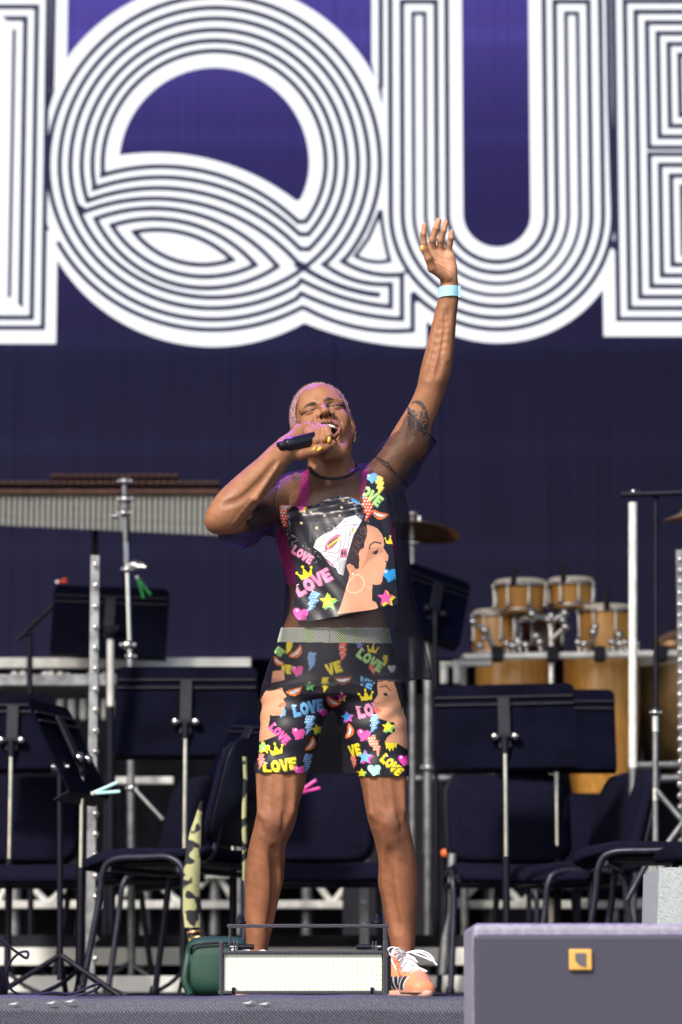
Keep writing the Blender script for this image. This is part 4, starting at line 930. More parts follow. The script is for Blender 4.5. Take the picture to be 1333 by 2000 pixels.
# bent arm (picture left)
B += schain([(575, 962, 8.03, 36), (545, 985, 7.99, 32), (490, 1008, 7.885, 27), (438, 1016, 7.78, 27)], .006)
B += schain([(434, 1011, 7.765, 31), (458, 984, 7.765, 34.5), (490, 950, 7.78, 31.5), (522, 917, 7.79, 27), (549, 887, 7.81, 23), (565, 874, 7.825, 19)], .006)
B += [ell(W(420, 1022, 7.765), (.020, .022, .020), .02), cone(W(470, 950, 7.745), W(545, 880, 7.79), .007, .005, .008), cone(W(500, 975, 7.735), W(548, 900, 7.785), .006, .004, .008)]
groove([(852, 735), (862, 700), (870, 640), (874, 605)], .0022, .007); groove([(836, 735), (846, 690), (858, 630)], .0018, .007)
groove([(438, 985), (470, 975), (505, 945), (540, 903)], .0026, .008); groove([(812, 790), (806, 830), (800, 860)], .0022, .009)
groove([(455, 1022), (480, 990), (512, 955), (545, 905)], -.0006+.0016, .0028, .006, False); groove([(866, 700), (874, 650), (872, 600)], .0010, .0026, .006, False)
# ---------------- raised hand
def HZ(u, v, Y, r): return (790+u/9.52, 410+v/9.52, Y, r/9.52)
HB = []
def hand_chain(pts, k=.0035): HB.extend(chain(pts, k))
# palm as a fan of metacarpals + pads
w0 = HZ(840, 1400, 7.96, 175)
for p in (HZ(455, 720, 7.945, 64), HZ(550, 735, 7.948, 66), HZ(690, 735, 7.95, 66), HZ(825, 770, 7.952, 62)):
    HB.extend(chain([HZ(840, 1330, 7.962, 120), HZ((840+p[0]*9.52-7520)/2-10, 1040, 7.957, 90), p], .012))
HB += [ell(W(*HZ(900, 1120, 7.948, 0)[:3]), (.0125, .013, .032), .012), ell(W(*HZ(700, 1010, 7.965, 0)[:3]), (.024, .012, .03), .015), ell(W(*HZ(860, 880, 7.946, 0)[:3]), (.011, .009, .014), .010),
       cone(W(*HZ(560, 1090, 7.935, 0)[:3]), W(*HZ(790, 1230, 7.945, 0)[:3]), .0125, .014, .012)]
hand_chain([HZ(455, 720, 7.945, 62), HZ(365, 620, 7.935, 62), HZ(358, 450, 7.925, 56), HZ(382, 295, 7.925, 50)])
hand_chain([HZ(545, 740, 7.948, 64), HZ(525, 555, 7.93, 66), HZ(590, 350, 7.92, 62), HZ(642, 200, 7.922, 52)])
hand_chain([HZ(685, 740, 7.95, 66), HZ(678, 560, 7.932, 64), HZ(732, 390, 7.922, 56), HZ(772, 232, 7.924, 48)])
hand_chain([HZ(830, 770, 7.952, 60), HZ(848, 630, 7.94, 56), HZ(872, 520, 7.93, 53), HZ(884, 405, 7.93, 46)])
hand_chain([HZ(800, 1250, 7.945, 110), HZ(520, 1080, 7.925, 80), HZ(455, 900, 7.91, 68), HZ(375, 735, 7.905, 58), HZ(345, 690, 7.905, 50)], .006)
# creases
for a_, b_ in (((560, 780), (690, 880)), ((690, 880), (900, 895)), ((545, 900), (690, 975)), ((690, 975), (900, 1010)), ((520, 860), (640, 1000)), ((640, 1000), (900, 1180)), ((490, 718), (600, 700)), ((620, 695), (740, 705)), ((780, 740), (880, 750)),
               ((480, 545), (575, 540)), ((620, 560), (735, 550)), ((320, 612), (420, 600)), ((315, 452), (405, 440)), ((550, 345), (640, 350)), ((690, 385), (775, 385)), ((820, 640), (890, 640)), ((830, 530), (920, 540))):
    m_ = 7.93 if b_[1] > 690 else 7.918
    HB.append(('crease', HZ(*a_, 0, 0), HZ(*b_, 0, 0)))
creases = [h_ for h_ in HB if isinstance(h_, tuple)]; HB = [h_ for h_ in HB if not isinstance(h_, tuple)]
B += HB
# ---------------- hand on the microphone
def MZ(u, v, Y, r): return (540+u/7.405, 730+v/7.405, Y, r/7.405)
G_ = []
wr = MZ(165, 1075, 7.83, 140)
G_ += chain([wr, MZ(330, 880, 7.86, 105), MZ(430, 810, 7.868, 70)], .012)
G_ += chain([wr, MZ(340, 850, 7.866, 100), MZ(500, 760, 7.872, 66)], .012)
G_ += chain([wr, MZ(400, 860, 7.872, 90), MZ(600, 745, 7.876, 62)], .012)
G_ += chain([wr, MZ(400, 900, 7.875, 85), MZ(660, 745, 7.876, 58)], .012)
def fing(pts): G_.extend(chain(pts, .003))
fing([MZ(430, 800, 7.866, 66), MZ(505, 880, 7.835, 62), MZ(545, 965, 7.815, 56), MZ(522, 1085, 7.822, 46)])
fing([MZ(500, 755, 7.870, 64), MZ(600, 850, 7.828, 62), MZ(605, 960, 7.808, 56), MZ(570, 1050, 7.816, 45)])
fing([MZ(595, 742, 7.874, 62), MZ(685, 820, 7.822, 60), MZ(690, 950, 7.803, 55), MZ(650, 1050, 7.812, 45)])
fing([MZ(660, 745, 7.874, 60), MZ(735, 800, 7.822, 58), MZ(765, 890, 7.808, 52), MZ(765, 955, 7.815, 44)])
G_ += chain([MZ(150, 1130, 7.815, 110), MZ(360, 1160, 7.812, 86), MZ(560, 1120, 7.812, 66), MZ(720, 1050, 7.812, 58), MZ(820, 1005, 7.815, 48)], .006)
G_ += [cone(W(*MZ(300, 1130, 7.825, 0)[:3]), W(*MZ(280, 980, 7.85, 0)[:3]), .014, .013, .012)]
B += G_
# ---------------- head
pit, rol = R(23), R(12.5)
def head_axes():
    F0 = A([0, -1, 0]); U0 = A([0, 0, 1]); R0 = A([1, 0, 0])
    F = F0*math.cos(pit)+U0*math.sin(pit); U = U0*math.cos(pit)-F0*math.sin(pit)
    U2 = U*math.cos(rol)-R0*math.sin(rol); R2 = R0*math.cos(rol)+U*math.sin(rol); return R2, F, U2
HR, HF, HU = head_axes(); HM = np.stack([HR, HF, HU], 1)      # columns
HO = W(630, 796, 7.915)-HF*.078-HR*.0
def H(x, f, u): return HO+HR*x+HF*f+HU*u
def toH(P): return (P-HO)@HM
def hell(c, r, k=.01, sub=False): return ell(H(*c), r, k, sub, HM)
def hc(a, b, ra, rb, k=.006, sub=False): return cone(H(*a), H(*b), ra, rb, k, sub)
HD = [hell((0, -.018, .030), (.074, .094, .088), .02), hell((0, .030, -.030), (.060, .056, .074), .03)]
HD += [hell((0, -.045, -.03), (.055, .05, .06), .03)]
for s in (-1, 1):
    HD += [hc((s*.051, -.008, -.045), (s*.021, .052, -.130), .019, .017, .022), hell((s*.043, .054, -.028), (.021, .019, .020), .02), hell((s*.034, .058, -.052), (.018, .016, .022), .02),
           hc((s*.050, .062, .016), (s*.014, .082, .014), .010, .011, .012)]
HD += [hc((-.013, .062, -.134), (.013, .062, -.134), .018, .018, .02), hell((0, .062, .045), (.05, .022, .035), .03)]
for s in (-1, 1):
    HD += [hell((s*.033, .090, -.004), (.015, .010, .010), .010, True), hell((s*.033, .072, -.004), (.0165, .013, .0115), .004),
           hc((s*.020, .0845, -.0075), (s*.046, .0775, -.0045), .0013, .0013, .0025, True), hc((s*.008, .096, .010), (s*.009, .094, .020), .0015, .001, .004, True)]
HD += [hc((0, .083, .010), (0, .108, -.028), .0075, .0095, .012), hell((0, .110, -.034), (.0125, .0105, .0095), .006)]
for s in (-1, 1): HD += [hell((s*.0165, .097, -.038), (.0100, .0125, .0095), .006)]
HD += [hc((-.006, .090, .018), (.006, .090, .018), .0012, .0012, .003, True), hc((-.018, .084, .040), (.018, .084, .040), .0010, .0010, .004, True), hc((-.022, .080, .052), (.022, .080, .052), .0009, .0009, .004, True)]
for s in (-1, 1):
    HD += [hc((s*.022, .084, -.017), (s*.046, .074, -.016), .0010, .0010, .003, True), hc((s*.048, .076, -.002), (s*.060, .066, .006), .0009, .0009, .003, True), hc((s*.048, .075, -.008), (s*.061, .064, -.010), .0009, .0009, .003, True)]
# muzzle, lips, open mouth
HD += [hell((0, .062, -.066), (.036, .030, .026), .02)]
up = [(-.031, .074, -.074), (-.020, .088, -.064), (-.006, .0965, -.0600), (.006, .0965, -.0600), (.020, .088, -.064), (.031, .074, -.074)]
lw = [(-.031, .074, -.074), (-.022, .082, -.092), (-.008, .088, -.103), (.008, .088, -.103), (.022, .082, -.092), (.031, .074, -.074)]
HD += [hell((0.002, .085, -.080), (.0285, .045, .0195), .006, True)]
for P_ in (up, lw):
    for a, b in zip(P_[:-1], P_[1:]): HD.append(hc(a, b, .0046, .0046, .005))
for s in (-1, 1):
    HD += [hell((s*.0108, .106, -.0465), (.0056, .0095, .0056), .002, True)]
    HD += [hc((s*.019, .094, -.034), (s*.036, .080, -.058), .0016, .0016, .006, True), hc((s*.036, .080, -.058), (s*.042, .066, -.088), .0016, .0012, .006, True)]
    HD += [hell((s*.0765, -.008, -.012), (.0095, .019, .031), .006), hell((s*.0815, .000, -.010), (.004, .011, .019), .004, True), hell((s*.0735, -.002, -.042), (.006, .009, .011), .005)]
B += HD
# ---------------- mesh it: coarse body plus fine head and hands, one continuous figure in one mesh
def region(x0, x1, y0, y1, Ya, Yb):
    c = np.array([W(x, y, Y) for x in (x0, x1) for y in (y0, y1) for Y in (Ya, Yb)]); return c.min(0), c.max(0)
fineA = region(541, 712, 744, 925, 7.74, 8.16); fineB = region(812, 902, 420, 556, 7.87, 8.02)
def inside(P, bx): return ((P >= bx[0]) & (P < bx[1])).all(1)
def body_mesh():
    vs, qs, n0 = [], [], 0
    lo = np.min([p.lo for p in B if not p.sub], 0)-.012; hi = np.max([p.hi for p in B if not p.sub], 0)+.012
    v, q = surface_nets(B, lo, hi, .003); c = v[q].mean(1); v, q = cut(v, q, ~(inside(c, fineA) | inside(c, fineB)))
    vs.append(v); qs.append(q); n0 = len(v)
    for bx, h in ((fineA, .00135), (fineB, .0012)):
        v, q = surface_nets(B, bx[0]-.006, bx[1]+.006, h); c = v[q].mean(1); v, q = cut(v, q, inside(c, (bx[0]-.0015, bx[1]+.0015)))
        vs.append(v); qs.append(q+n0); n0 += len(v)
    return np.concatenate(vs), np.concatenate(qs)
base = floor_pt(655, YP)
singer = empty('person', base, 'singer in black mesh top and bright printed shorts, one arm raised, eyes closed', 'person')
bo = A(base)
def local(o): o.parent = singer; o.matrix_parent_inverse = Matrix.Translation(-Vector(base)); return o
v, q = body_mesh(); me = mesh_np('body', v, q); nrm = normals(me)
lump = sum(a_*np.sin(v@rng.normal(0, f_, 3)+rng.random()*6) for a_, f_ in ((.0005, 35), (.0005, 50), (.0004, 65), (.0003, 80), (.00015, 130)))
py_ = PX(v)[1]; px_ = PX(v)[0]; lm_ = np.where((py_ < 930) & (px_ > 560) & (px_ < 715) | (py_ < 560), .12, 1.0); v = v+nrm*(lump*lm_)[:, None]
me.vertices.foreach_set('co', v.astype(np.float32).ravel()); me.update(); nrm = normals(me)
x, y = PX(v); frontf = nrm[:, 1] < .25
col = np.empty((len(v), 3)); col[:] = (.300, .133, .066)
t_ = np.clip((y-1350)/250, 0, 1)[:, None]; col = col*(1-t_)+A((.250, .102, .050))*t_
# knee shading painted into the skin; elbows and inner calves a little darker
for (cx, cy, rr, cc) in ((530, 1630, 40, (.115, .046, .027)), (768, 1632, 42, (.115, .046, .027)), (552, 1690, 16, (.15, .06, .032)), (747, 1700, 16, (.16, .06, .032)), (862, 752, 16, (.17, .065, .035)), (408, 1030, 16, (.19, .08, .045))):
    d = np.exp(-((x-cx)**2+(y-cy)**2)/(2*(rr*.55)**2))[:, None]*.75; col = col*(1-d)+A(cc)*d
hl = toH(v); hm = (np.abs(hl[:, 0]) < .1) & (hl[:, 2] > -.17) & (y < 915) & (x > 560) & (x < 712) & (v[:, 1] > 7.845)
# palm
pm = (y < 560) & (x > 810) & (nrm[:, 1] < -.1); t_ = np.clip((556-y)/14, 0, 1)*pm*np.clip((-nrm[:, 1]-.1)*3, 0, 1); t_ = t_[:, None]
thumbm = inpoly(x, y, [HZ(290, 640, 0, 0)[:2], HZ(400, 640, 0, 0)[:2], HZ(540, 900, 0, 0)[:2], HZ(700, 1040, 0, 0)[:2], HZ(900, 1300, 0, 0)[:2], HZ(640, 1420, 0, 0)[:2], HZ(400, 1050, 0, 0)[:2]])[:, None]
col = col*(1-t_)+np.where(thumbm, A((.34, .16, .085)), A((.47, .235, .135)))*t_
# crease lines of the palm
for _, a_, b_ in creases:
    m = nearline(x, y, [a_[:2], b_[:2]], .42) & (nrm[:, 1] < -.1); col[m] *= .55
# tattoo
TT = lambda u, w_: (780+u/14.81, 760+w_/14.81)
def tpoly(P, c, hole=False):
    global col
    m = inpoly(x, y, [TT(*p) for p in P]) & (nrm[:, 1] < .3); col[m] = c
ink = (.055, .045, .045); skin0 = (.30, .125, .056)
if True:
    tpoly([(365, 430), (380, 370), (440, 330), (540, 325), (640, 360), (720, 430), (780, 530), (820, 640), (845, 780), (855, 900), (845, 1050), (810, 1160), (790, 1260), (770, 1330), (720, 1370), (670, 1350), (700, 1280), (640, 1220), (560, 1210), (510, 1250), (480, 1340), (400, 1330), (330, 1230), (280, 1100), (250, 960), (240, 820), (235, 600), (250, 480), (330, 570), (450, 620), (600, 655), (660, 640), (640, 540), (580, 450), (500, 405), (430, 400), (390, 430)], ink)
    def tl(P, w_=14): 
        m = nearline(x, y, [TT(*p) for p in P], w_/14.81) & (nrm[:, 1] < .3); col[m] = skin0
    tl([(340, 760), (380, 720), (480, 680), (560, 680), (600, 730), (580, 790), (530, 780), (510, 820), (560, 860), (640, 850), (700, 780), (705, 690), (690, 600)], 17)
    tl([(300, 1060), (350, 1180), (400, 1260), (460, 1265), (530, 1190), (580, 1080), (620, 960), (690, 880), (760, 870), (810, 920), (800, 980), (760, 970)], 18)
    tl([(760, 970), (710, 1000), (690, 1060), (700, 1150), (740, 1220), (790, 1220)], 16); tl([(735, 600), (755, 690), (745, 780)], 10)
    tl([(410, 820), (450, 880), (490, 960), (490, 1080), (450, 1170), (390, 1170)], 20); tl([(390, 870), (350, 940), (350, 1020), (400, 1090)], 15); tl([(255, 760), (330, 760), (360, 830), (440, 830)], 17)
for kx, ky in ((530, 1632), (769, 1632)):
    for i in range(9):
        yy = ky-6+i*6+rng.normal(0, 1.5); w_ = 14-abs(i-3)*1.3; m = nearline(x, y, [(kx-w_, yy+rng.normal(0, 2)), (kx-w_*.3, yy+3+rng.normal(0, 1.5)), (kx+w_*.4, yy+2+rng.normal(0, 1.5)), (kx+w_, yy-2+rng.normal(0, 2))], .9) & (nrm[:, 1] < 0); col[m] *= .80
# face
FZ = lambda u, w_: (540+u/7.405, 730+w_/7.405)
def fpoly(P, c, a=1):
    m = inpoly(x, y, [FZ(*p) for p in P]) & hm & (nrm[:, 1] < .2); col[m] = col[m]*(1-a)+A(c)*a
def fl(P, w_, c, a=1):
    m = nearline(x, y, [FZ(*p) for p in P], w_/7.405) & hm & (nrm[:, 1] < .3); col[m] = col[m]*(1-a)+A(c)*a
d = np.exp(-(((x-628)/40)**2+((y-778)/18)**2))[:, None]*hm[:, None]*.35; col = col*(1-d)+A((.40, .19, .09))*d
fpoly([(385, 505), (450, 432), (515, 402), (575, 412), (575, 440), (540, 455), (470, 462), (410, 490)], (.030, .016, .012), .9)
fpoly([(685, 385), (700, 352), (745, 338), (800, 350), (850, 378), (790, 380), (730, 395), (700, 405)], (.030, .016, .012), .9)
fl([(372, 592), (400, 562), (470, 530), (530, 512), (575, 500)], 13, (.012, .008, .008)); fl([(735, 478), (800, 462), (860, 448), (920, 450), (975, 466)], 13, (.012, .008, .008))
fpoly([(395, 545), (450, 500), (520, 480), (575, 485), (565, 505), (480, 530), (410, 560)], (.20, .09, .055), .6); fpoly([(735, 470), (760, 430), (830, 410), (900, 425), (940, 450), (860, 445)], (.20, .09, .055), .6)
fl([(580, 470), (600, 445), (650, 432), (700, 440)], 5, (.12, .045, .025), .7); fl([(590, 500), (585, 470), (572, 440)], 6, (.13, .05, .03), .7)
fl([(800, 580), (870, 620), (920, 680), (940, 760), (930, 830)], 7, (.12, .048, .028), .7); fl([(545, 610), (520, 670), (500, 720)], 7, (.12, .048, .028), .7)
fl([(745, 500), (820, 508), (890, 505)], 3.5, (.17, .07, .04), .6); fl([(420, 610), (500, 570), (560, 540)], 3.5, (.17, .07, .04), .6)
cav = (hell((0, .082, -.080), (.028, .047, .0195)).d(v) < 0) & (hl[:, 1] < .079) & hm & (np.abs(hl[:, 2]+.08) < .017); 
lip = np.zeros(len(v), bool)
for P_ in (up, lw):
    for a, b in zip(P_[:-1], P_[1:]): lip |= hc(a, b, .0054, .0054).d(v) < .0004
lip &= hm; col[lip] = (.21, .072, .055); col[cav & ~lip] = (.10, .015, .015)
nos = np.zeros(len(v), bool)
for s in (-1, 1): nos |= hell((s*.0108, .106, -.0465), (.0058, .0098, .0058)).d(v) < .0002
col[nos & hm] = (.018, .006, .005)
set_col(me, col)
skin = colmat('skin', .50, .36, .06, .28, 240, 0, .18, 22)
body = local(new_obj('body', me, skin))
# teeth and tongue
def arch(u0, f0, w_, n_=9, hh=.0075):
    b = MB()
    for i in range(n_):
        a = (i-(n_-1)/2)/((n_-1)/2); X = a*w_; f_ = f0-.020*a*a; c = Vector(H(X, f_, u0)); hm3 = Matrix([list(r) for r in HM])
        b.box(c, (w_*2/(n_)*.93, .006, hh*(1-.12*abs(a))), hm3@Matrix.Rotation(a*.75, 3, 'Z').inverted()@Matrix.Identity(3), .0014)
    return b
arch(-.0690, .0915, .0262, 11, .0115).build('teeth', mat('teeth', (.95, .93, .85), .2), None); local(bpy.data.objects['teeth'])
b = MB(); hb = Vector(H(0, .062, -.092)); b.ball(hb, .017, 14, (1, 1.2, .45)); o = b.build('tongue', mat('tongue', (.35, .08, .07), .35)); local(o)
# hair: close cropped, pinkish
HC = [hell((0, -.018, .030), (.0788, .0990, .0928), .01)]
v, q = surface_nets(HC, HO-.14, HO+.15, .0022); l_ = toH(v)
r_ = rng.normal(0, .0009, len(v)); v = v+(v-HO)/np.linalg.norm(v-HO, axis=1)[:, None]*r_[:, None]
l_ = toH(v); cc = l_[q].mean(1)
lim = .052-.35*np.maximum(0, .075-cc[:, 2])-3.5*np.maximum(0, np.abs(cc[:, 0])-.045)**1.15*.0
keep = (cc[:, 1] < .046-np.maximum(0, (.06-cc[:, 2]))*.42+np.maximum(0, cc[:, 2]-.085)*.9) & (cc[:, 2] > -.045) & ~((np.abs(cc[:, 0]) > .062) & (cc[:, 1] > -.028) & (cc[:, 2] < .0))
v2, q2 = cut(v, q, keep); me = mesh_np('hair', v2, q2)
hairm = mat('cropped_hair', (.66, .38, .42), .8, 0, .45, 160, .9, 300, col2=(.32, .17, .19), sheen=.3)
hair = local(new_obj('hair', me, hairm))
nn = normals(me); sel = rng.choice(len(v2), 16000); tv = []; tf = []
for k, i in enumerate(sel):
    p = v2[i]; n1 = nn[i]+rng.normal(0, .35, 3); n1 /= np.linalg.norm(n1); t1 = np.cross(n1, rng.normal(0, 1, 3)); t1 /= np.linalg.norm(t1)
    L_ = .003+.004*rng.random(); tv += [p-t1*.0005, p+t1*.0005, p+n1*L_]; tf.append((3*k, 3*k+1, 3*k+2))
o = bpy.data.objects.new('hair_ends', mesh_np('hair_ends', A(tv), A(tf).astype(int))); C.objects.link(o); o.data.materials.append(hairm); o.parent = hair; tag(o, kind='stuff')
# nails
yel = mat('yellow_nail', (.90, .45, .012), .18, coat=.6)
def nail(x, y, Y, rx, ry, a, m=yel):
    b = MB(); c = V(x, y, Y); vs = []
    b.ball((0, 0, 0), 1, 12, (rx*SP_, .0022, ry*SP_)); b.v = [tuple(c+Matrix.Rotation(R(a), 3, 'Y')@Vector(p)) for p in b.v]
    local(b.build('fingernail', m))
nail(*FZ(530, 1125), 7.806, 3.0, 5.6, 55); nail(*FZ(547, 1082), 7.8, 2.6, 4.6, 25); nail(*FZ(625, 1088), 7.798, 3.2, 5.4, 48); nail(*FZ(762, 952), 7.799, 3.4, 6.2, 12); nail(*FZ(828, 1034), 7.812, 2.6, 5.0, 55)
nail(*HZ(348, 705, 0, 0)[:2], 7.8985, 4.9, 6.6, -30)
nail(*HZ(345, 275, 0, 0)[:2], 7.927, 1.6, 4.6, 20); nail(*HZ(610, 178, 0, 0)[:2], 7.927, 1.8, 4.6, 30); nail(*HZ(740, 208, 0, 0)[:2], 7.928, 1.6, 4.2, 22)
# wristband
b = MB(); ring_ = []; ca = W(877.8, 572, 7.962); n_ = 40
for zz in (-.0175*.9, .0175*.9):
    for k in range(n_):
        a = 2*math.pi*k/n_; ring_.append((ca[0]+.0300*math.cos(a)+.06*zz, ca[1]+.0320*math.sin(a), ca[2]+zz*.92+.05*.0285*math.cos(a)))
b.add(ring_, [(k, (k+1) % n_, n_+(k+1) % n_, n_+k) for k in range(n_)], True); b.box(V(898, 571, 7.95), (.006, .022, .032), None, .001)
local(b.build('wristband', mat('pale_blue_wristband', (.38, .68, .80), .5, 0, .08, 40)))
# earring (picture right)
b = MB(); 
for k in range(9):
    p = V(693.5+math.sin(k*1.3)*1.6-.1*k, 842+k*2.4, 7.985); b.ball(p, .0022+.0006*(k % 2), 6); 
b.tube(smooth_path([V(692, 838, 7.985), V(695, 848, 7.985), V(692.5, 856, 7.985), V(693.5, 863, 7.985)], 4), .0011, 6)
local(b.build('earring', M['goldm']))
# ---------------- microphone (held, a thing of its own)
ma_, mb2 = V(544, 873, 7.775), V(632, 853, 7.842); ax_ = (mb2-ma_).normalized()
mic = empty('microphone', ma_, 'black handheld wireless microphone in the singer\'s right fist', 'microphone'); Lm = (mb2-ma_).length
b = MB(); b.lathe([(0, 0), (.0095, 0), (.0125, .002), (.0130, .020), (.0136, .022)], (0, 0, 0), ax_, 24); b.build('end_cap', M['black'], mic)
b = MB(); b.lathe([(.0150, .022), (.0165, .024), (.0180, .05), (.0190, Lm*.75), (.0195, Lm-.02)], (0, 0, 0), ax_, 28); b.build('handle', M['mic'], mic)
b = MB(); b.lathe([(.0195, Lm-.02), (.0235, Lm-.015), (.0245, Lm-.008), (.0235, Lm+.0)], (0, 0, 0), ax_, 28); b.build('band', mat('mic_band', (.30, .52, .68), .35), mic)
b = MB(); b.lathe([(.0235, Lm), (.0245, Lm+.006), (.022, Lm+.016), (.012, Lm+.023), (0, Lm+.025)], (0, 0, 0), ax_, 24); b.build('grille', M['tubegrey'], mic)
# ================================================================ print motifs
YE, BL, PK, RD, GR, TN = (.80, .66, .03), (.05, .26, .62), (.78, .10, .40), (.78, .10, .03), (.18, .55, .16), (.66, .32, .19)
LB, LP, OR, WT, MG, LG = (.16, .42, .75), (.82, .28, .48), (.80, .18, .03), (.80, .80, .78), (.62, .05, .34), (.42, .70, .25)
class Print:
    def __init__(s, x, y, bg): s.x = x; s.y = y; s.c = np.empty((len(x), 3)); s.c[:] = bg; s.bg = bg
    def tf(s, P, c, sz, a): P = A(P); ca, sa = math.cos(R(a)), math.sin(R(a)); return np.stack([c[0]+sz*(P[:, 0]*ca+P[:, 1]*sa), c[1]+sz*(-P[:, 0]*sa+P[:, 1]*ca)], 1)
    def poly(s, P, col): s.c[inpoly(s.x, s.y, P)] = col
    def line(s, P, w_, col): s.c[nearline(s.x, s.y, P, w_)] = col
    def star(s, c, sz, a=0, col=YE, sh=GR):
        P = [(math.sin(math.pi*k/5)*(.5 if k % 2 == 0 else .22), -math.cos(math.pi*k/5)*(.5 if k % 2 == 0 else .22)) for k in range(10)]
        s.poly(s.tf(A(P)+(.14, .10), c, sz, a), sh); s.poly(s.tf(A(P)+(.07, .05), c, sz, a), sh); s.poly(s.tf(P, c, sz, a), col)
    def heart(s, c, sz, a=0, col=PK):
        P = []
        for k in range(40):
            t = 2*math.pi*k/40; P.append((.5*math.sin(t)**3, -.03-(.42*math.cos(t)-.16*math.cos(2*t)-.06*math.cos(3*t)-.02*math.cos(4*t))))
        s.poly(s.tf(P, c, sz, a), col)
        for k, xx in enumerate((-.1, .08, .24, .38)):
            s.poly(s.tf([(xx-.05, .0), (xx+.05, .0), (xx+.05, .44-.06*k), (xx, .50-.06*k), (xx-.05, .44-.06*k)], c, sz, a), col)
        s.poly(s.tf(arc(-.25, -.22, .09, 0, 360, 10), c, sz, a), (.9, .75, .82))
    def bolt(s, c, sz, a=0, col=BL, dots=True):
        P = [(-.18, -.5), (.22, -.5), (.10, -.2), (.24, -.2), (.08, .08), (.20, .08), (-.14, .5), (-.08, .16), (-.20, .16), (-.12, -.1), (-.24, -.1)]
        s.poly(s.tf(A(P)+(.05, .02), c, sz, a), tuple(.4*q_ for q_ in col)); m = inpoly(s.x, s.y, s.tf(P, c, sz, a)); s.c[m] = col
        if dots:
            g_ = max(3.6, sz*.13); dx = ((s.x+s.y*.5) % g_)-g_/2; dy = (s.y % g_)-g_/2; s.c[m & (dx*dx+dy*dy < (g_*.26)**2)] = (.85, .85, .85)
    def crown(s, c, sz, a=0, col=YE):
        P = [(-.38, .35), (-.50, -.15), (-.20, .10), (0, -.38), (.20, .10), (.50, -.15), (.38, .35)]
        s.poly(s.tf(P, c, sz, a), col)
        for bx_, by_ in ((-.50, -.18), (0, -.42), (.50, -.18)): s.poly(s.tf(arc(bx_, by_, .10, 0, 360, 10), c, sz, a), col)
    def lips(s, c, sz, a=0, col=OR):
        o = [(-.5, -.12), (-.3, -.2), (-.08, -.16), (.1, -.18), (.3, -.22), (.5, -.22), (.40, .02), (.2, .22), (-.05, .26), (-.3, .14)]
        i = [(-.40, -.07), (-.1, -.08), (.2, -.11), (.42, -.15), (.3, .0), (.1, .12), (-.12, .12), (-.3, .03)]
        s.poly(s.tf(o, c, sz, a), col); s.poly(s.tf(i, c, sz, a), (.02, .02, .02)); i2 = A(i)*(.93, .80)+(0, -.005); s.poly(s.tf(i2, c, sz, a), WT)
        for k in range(-3, 4): s.line(s.tf([(k*.10, -.1), (k*.09, .12)], c, sz, a), .22, (.3, .3, .3))
    def word(s, wd, c, w_, h_, a=0, col=PK):
        n_ = len(wd); adv = w_/n_; sh = tuple(.35*q_ for q_ in col)
        for dx, dy, cl in ((.07, .07, sh), (0, 0, col)):
            for k, ch in enumerate(wd):
                ox = (-w_/2+adv*(k+.5)); G2 = lambda P: s.tf([((p[0]*adv*1.04+ox+dx*h_), p[1]*h_+dy*h_) for p in P], c, 1, a)
                if ch == 'L': s.poly(G2([(-.45, -.5), (-.10, -.5), (-.10, .2), (.45, .2), (.45, .5), (-.45, .5)]), cl)
                if ch == 'O':
                    s.poly(G2(arc(0, 0, .5, 0, 360, 20)), cl)
                    if dx == 0: s.poly(G2(arc(0, 0, .19, 0, 360, 12)), s.bg)
                if ch == 'V': s.poly(G2([(-.5, -.5), (-.15, -.5), (.02, .12), (.18, -.5), (.5, -.5), (.17, .5), (-.15, .5)]), cl)
                if ch == 'E': s.poly(G2([(-.42, -.5), (.42, -.5), (.42, -.25), (-.05, -.25), (-.05, -.12), (.34, -.12), (.34, .12), (-.05, .12), (-.05, .25), (.42, .25), (.42, .5), (-.42, .5)]), cl)
        if h_ > 18: s.line(s.tf([(-w_*.40, -h_*.36), (-w_*.34, -h_*.36)], c, 1, a), .8, (.95, .85, .9))
BLK = (.010, .009, .017)
clothm = colmat('printed_lycra', .45, .35, 0, .25, 500)
# ---------------- shorts
SH = [torso, legL, legR, B[3], B[4]]+[q_ for q_ in B[7:40] if q_.kind == 'cone' and 1480 < PX(q_.a)[1] < 1520]
lo = W(495, 1530, 7.8); hi = W(810, 1215, 8.2); lo[1] = 7.80; hi[1] = 8.2
v, q = surface_nets(SH, lo-.02, hi+.02, .0019, .0045)
x, y = PX(v); cx, cy = x[q].mean(1), y[q].mean(1)
hem = np.where(cx < 650, 1509.5+(cx-550)*.02, 1516)
v, q = cut(v, q, (cy > 1226) & (cy < hem)); x, y = PX(v)
# small folds
wr_ = .0016*np.sin((y+.35*x)*.16+1.5*np.sin(x*.05))*np.exp(-((y-1395)/40)**2)
me = mesh_np('shorts', v, q); nrm = normals(me); v = v+nrm*wr_[:, None]; me.vertices.foreach_set('co', v.astype(np.float32).ravel())
Z = lambda u, w_: (480+u/3.6027, 1220+w_/3.6027); K = 1/3.6027
xf = np.where(nrm[:, 1] > 0.2, 1330-x+20, x)     # the back repeats the print, mirrored
p = Print(xf, y, BLK)
sp = []
p.word('VE', Z(285, 312), 75*K, 62*K, -8, YE); p.heart(Z(362, 325), 85*K, 0, PK); p.bolt(Z(305, 162), 105*K, -14, YE, False); p.lips(Z(358, 200), 120*K, 38, OR); p.bolt(Z(465, 262), 135*K, -5, BL)
p.word('VE', Z(620, 305), 115*K, 80*K, 18, YE); p.bolt(Z(685, 195), 135*K, 0, RD); p.star(Z(800, 142), 55*K, 0, BL, MG); p.crown(Z(895, 172), 75*K, -10, YE); p.word('LOVE', Z(878, 250), 210*K, 75*K, -35, LG)
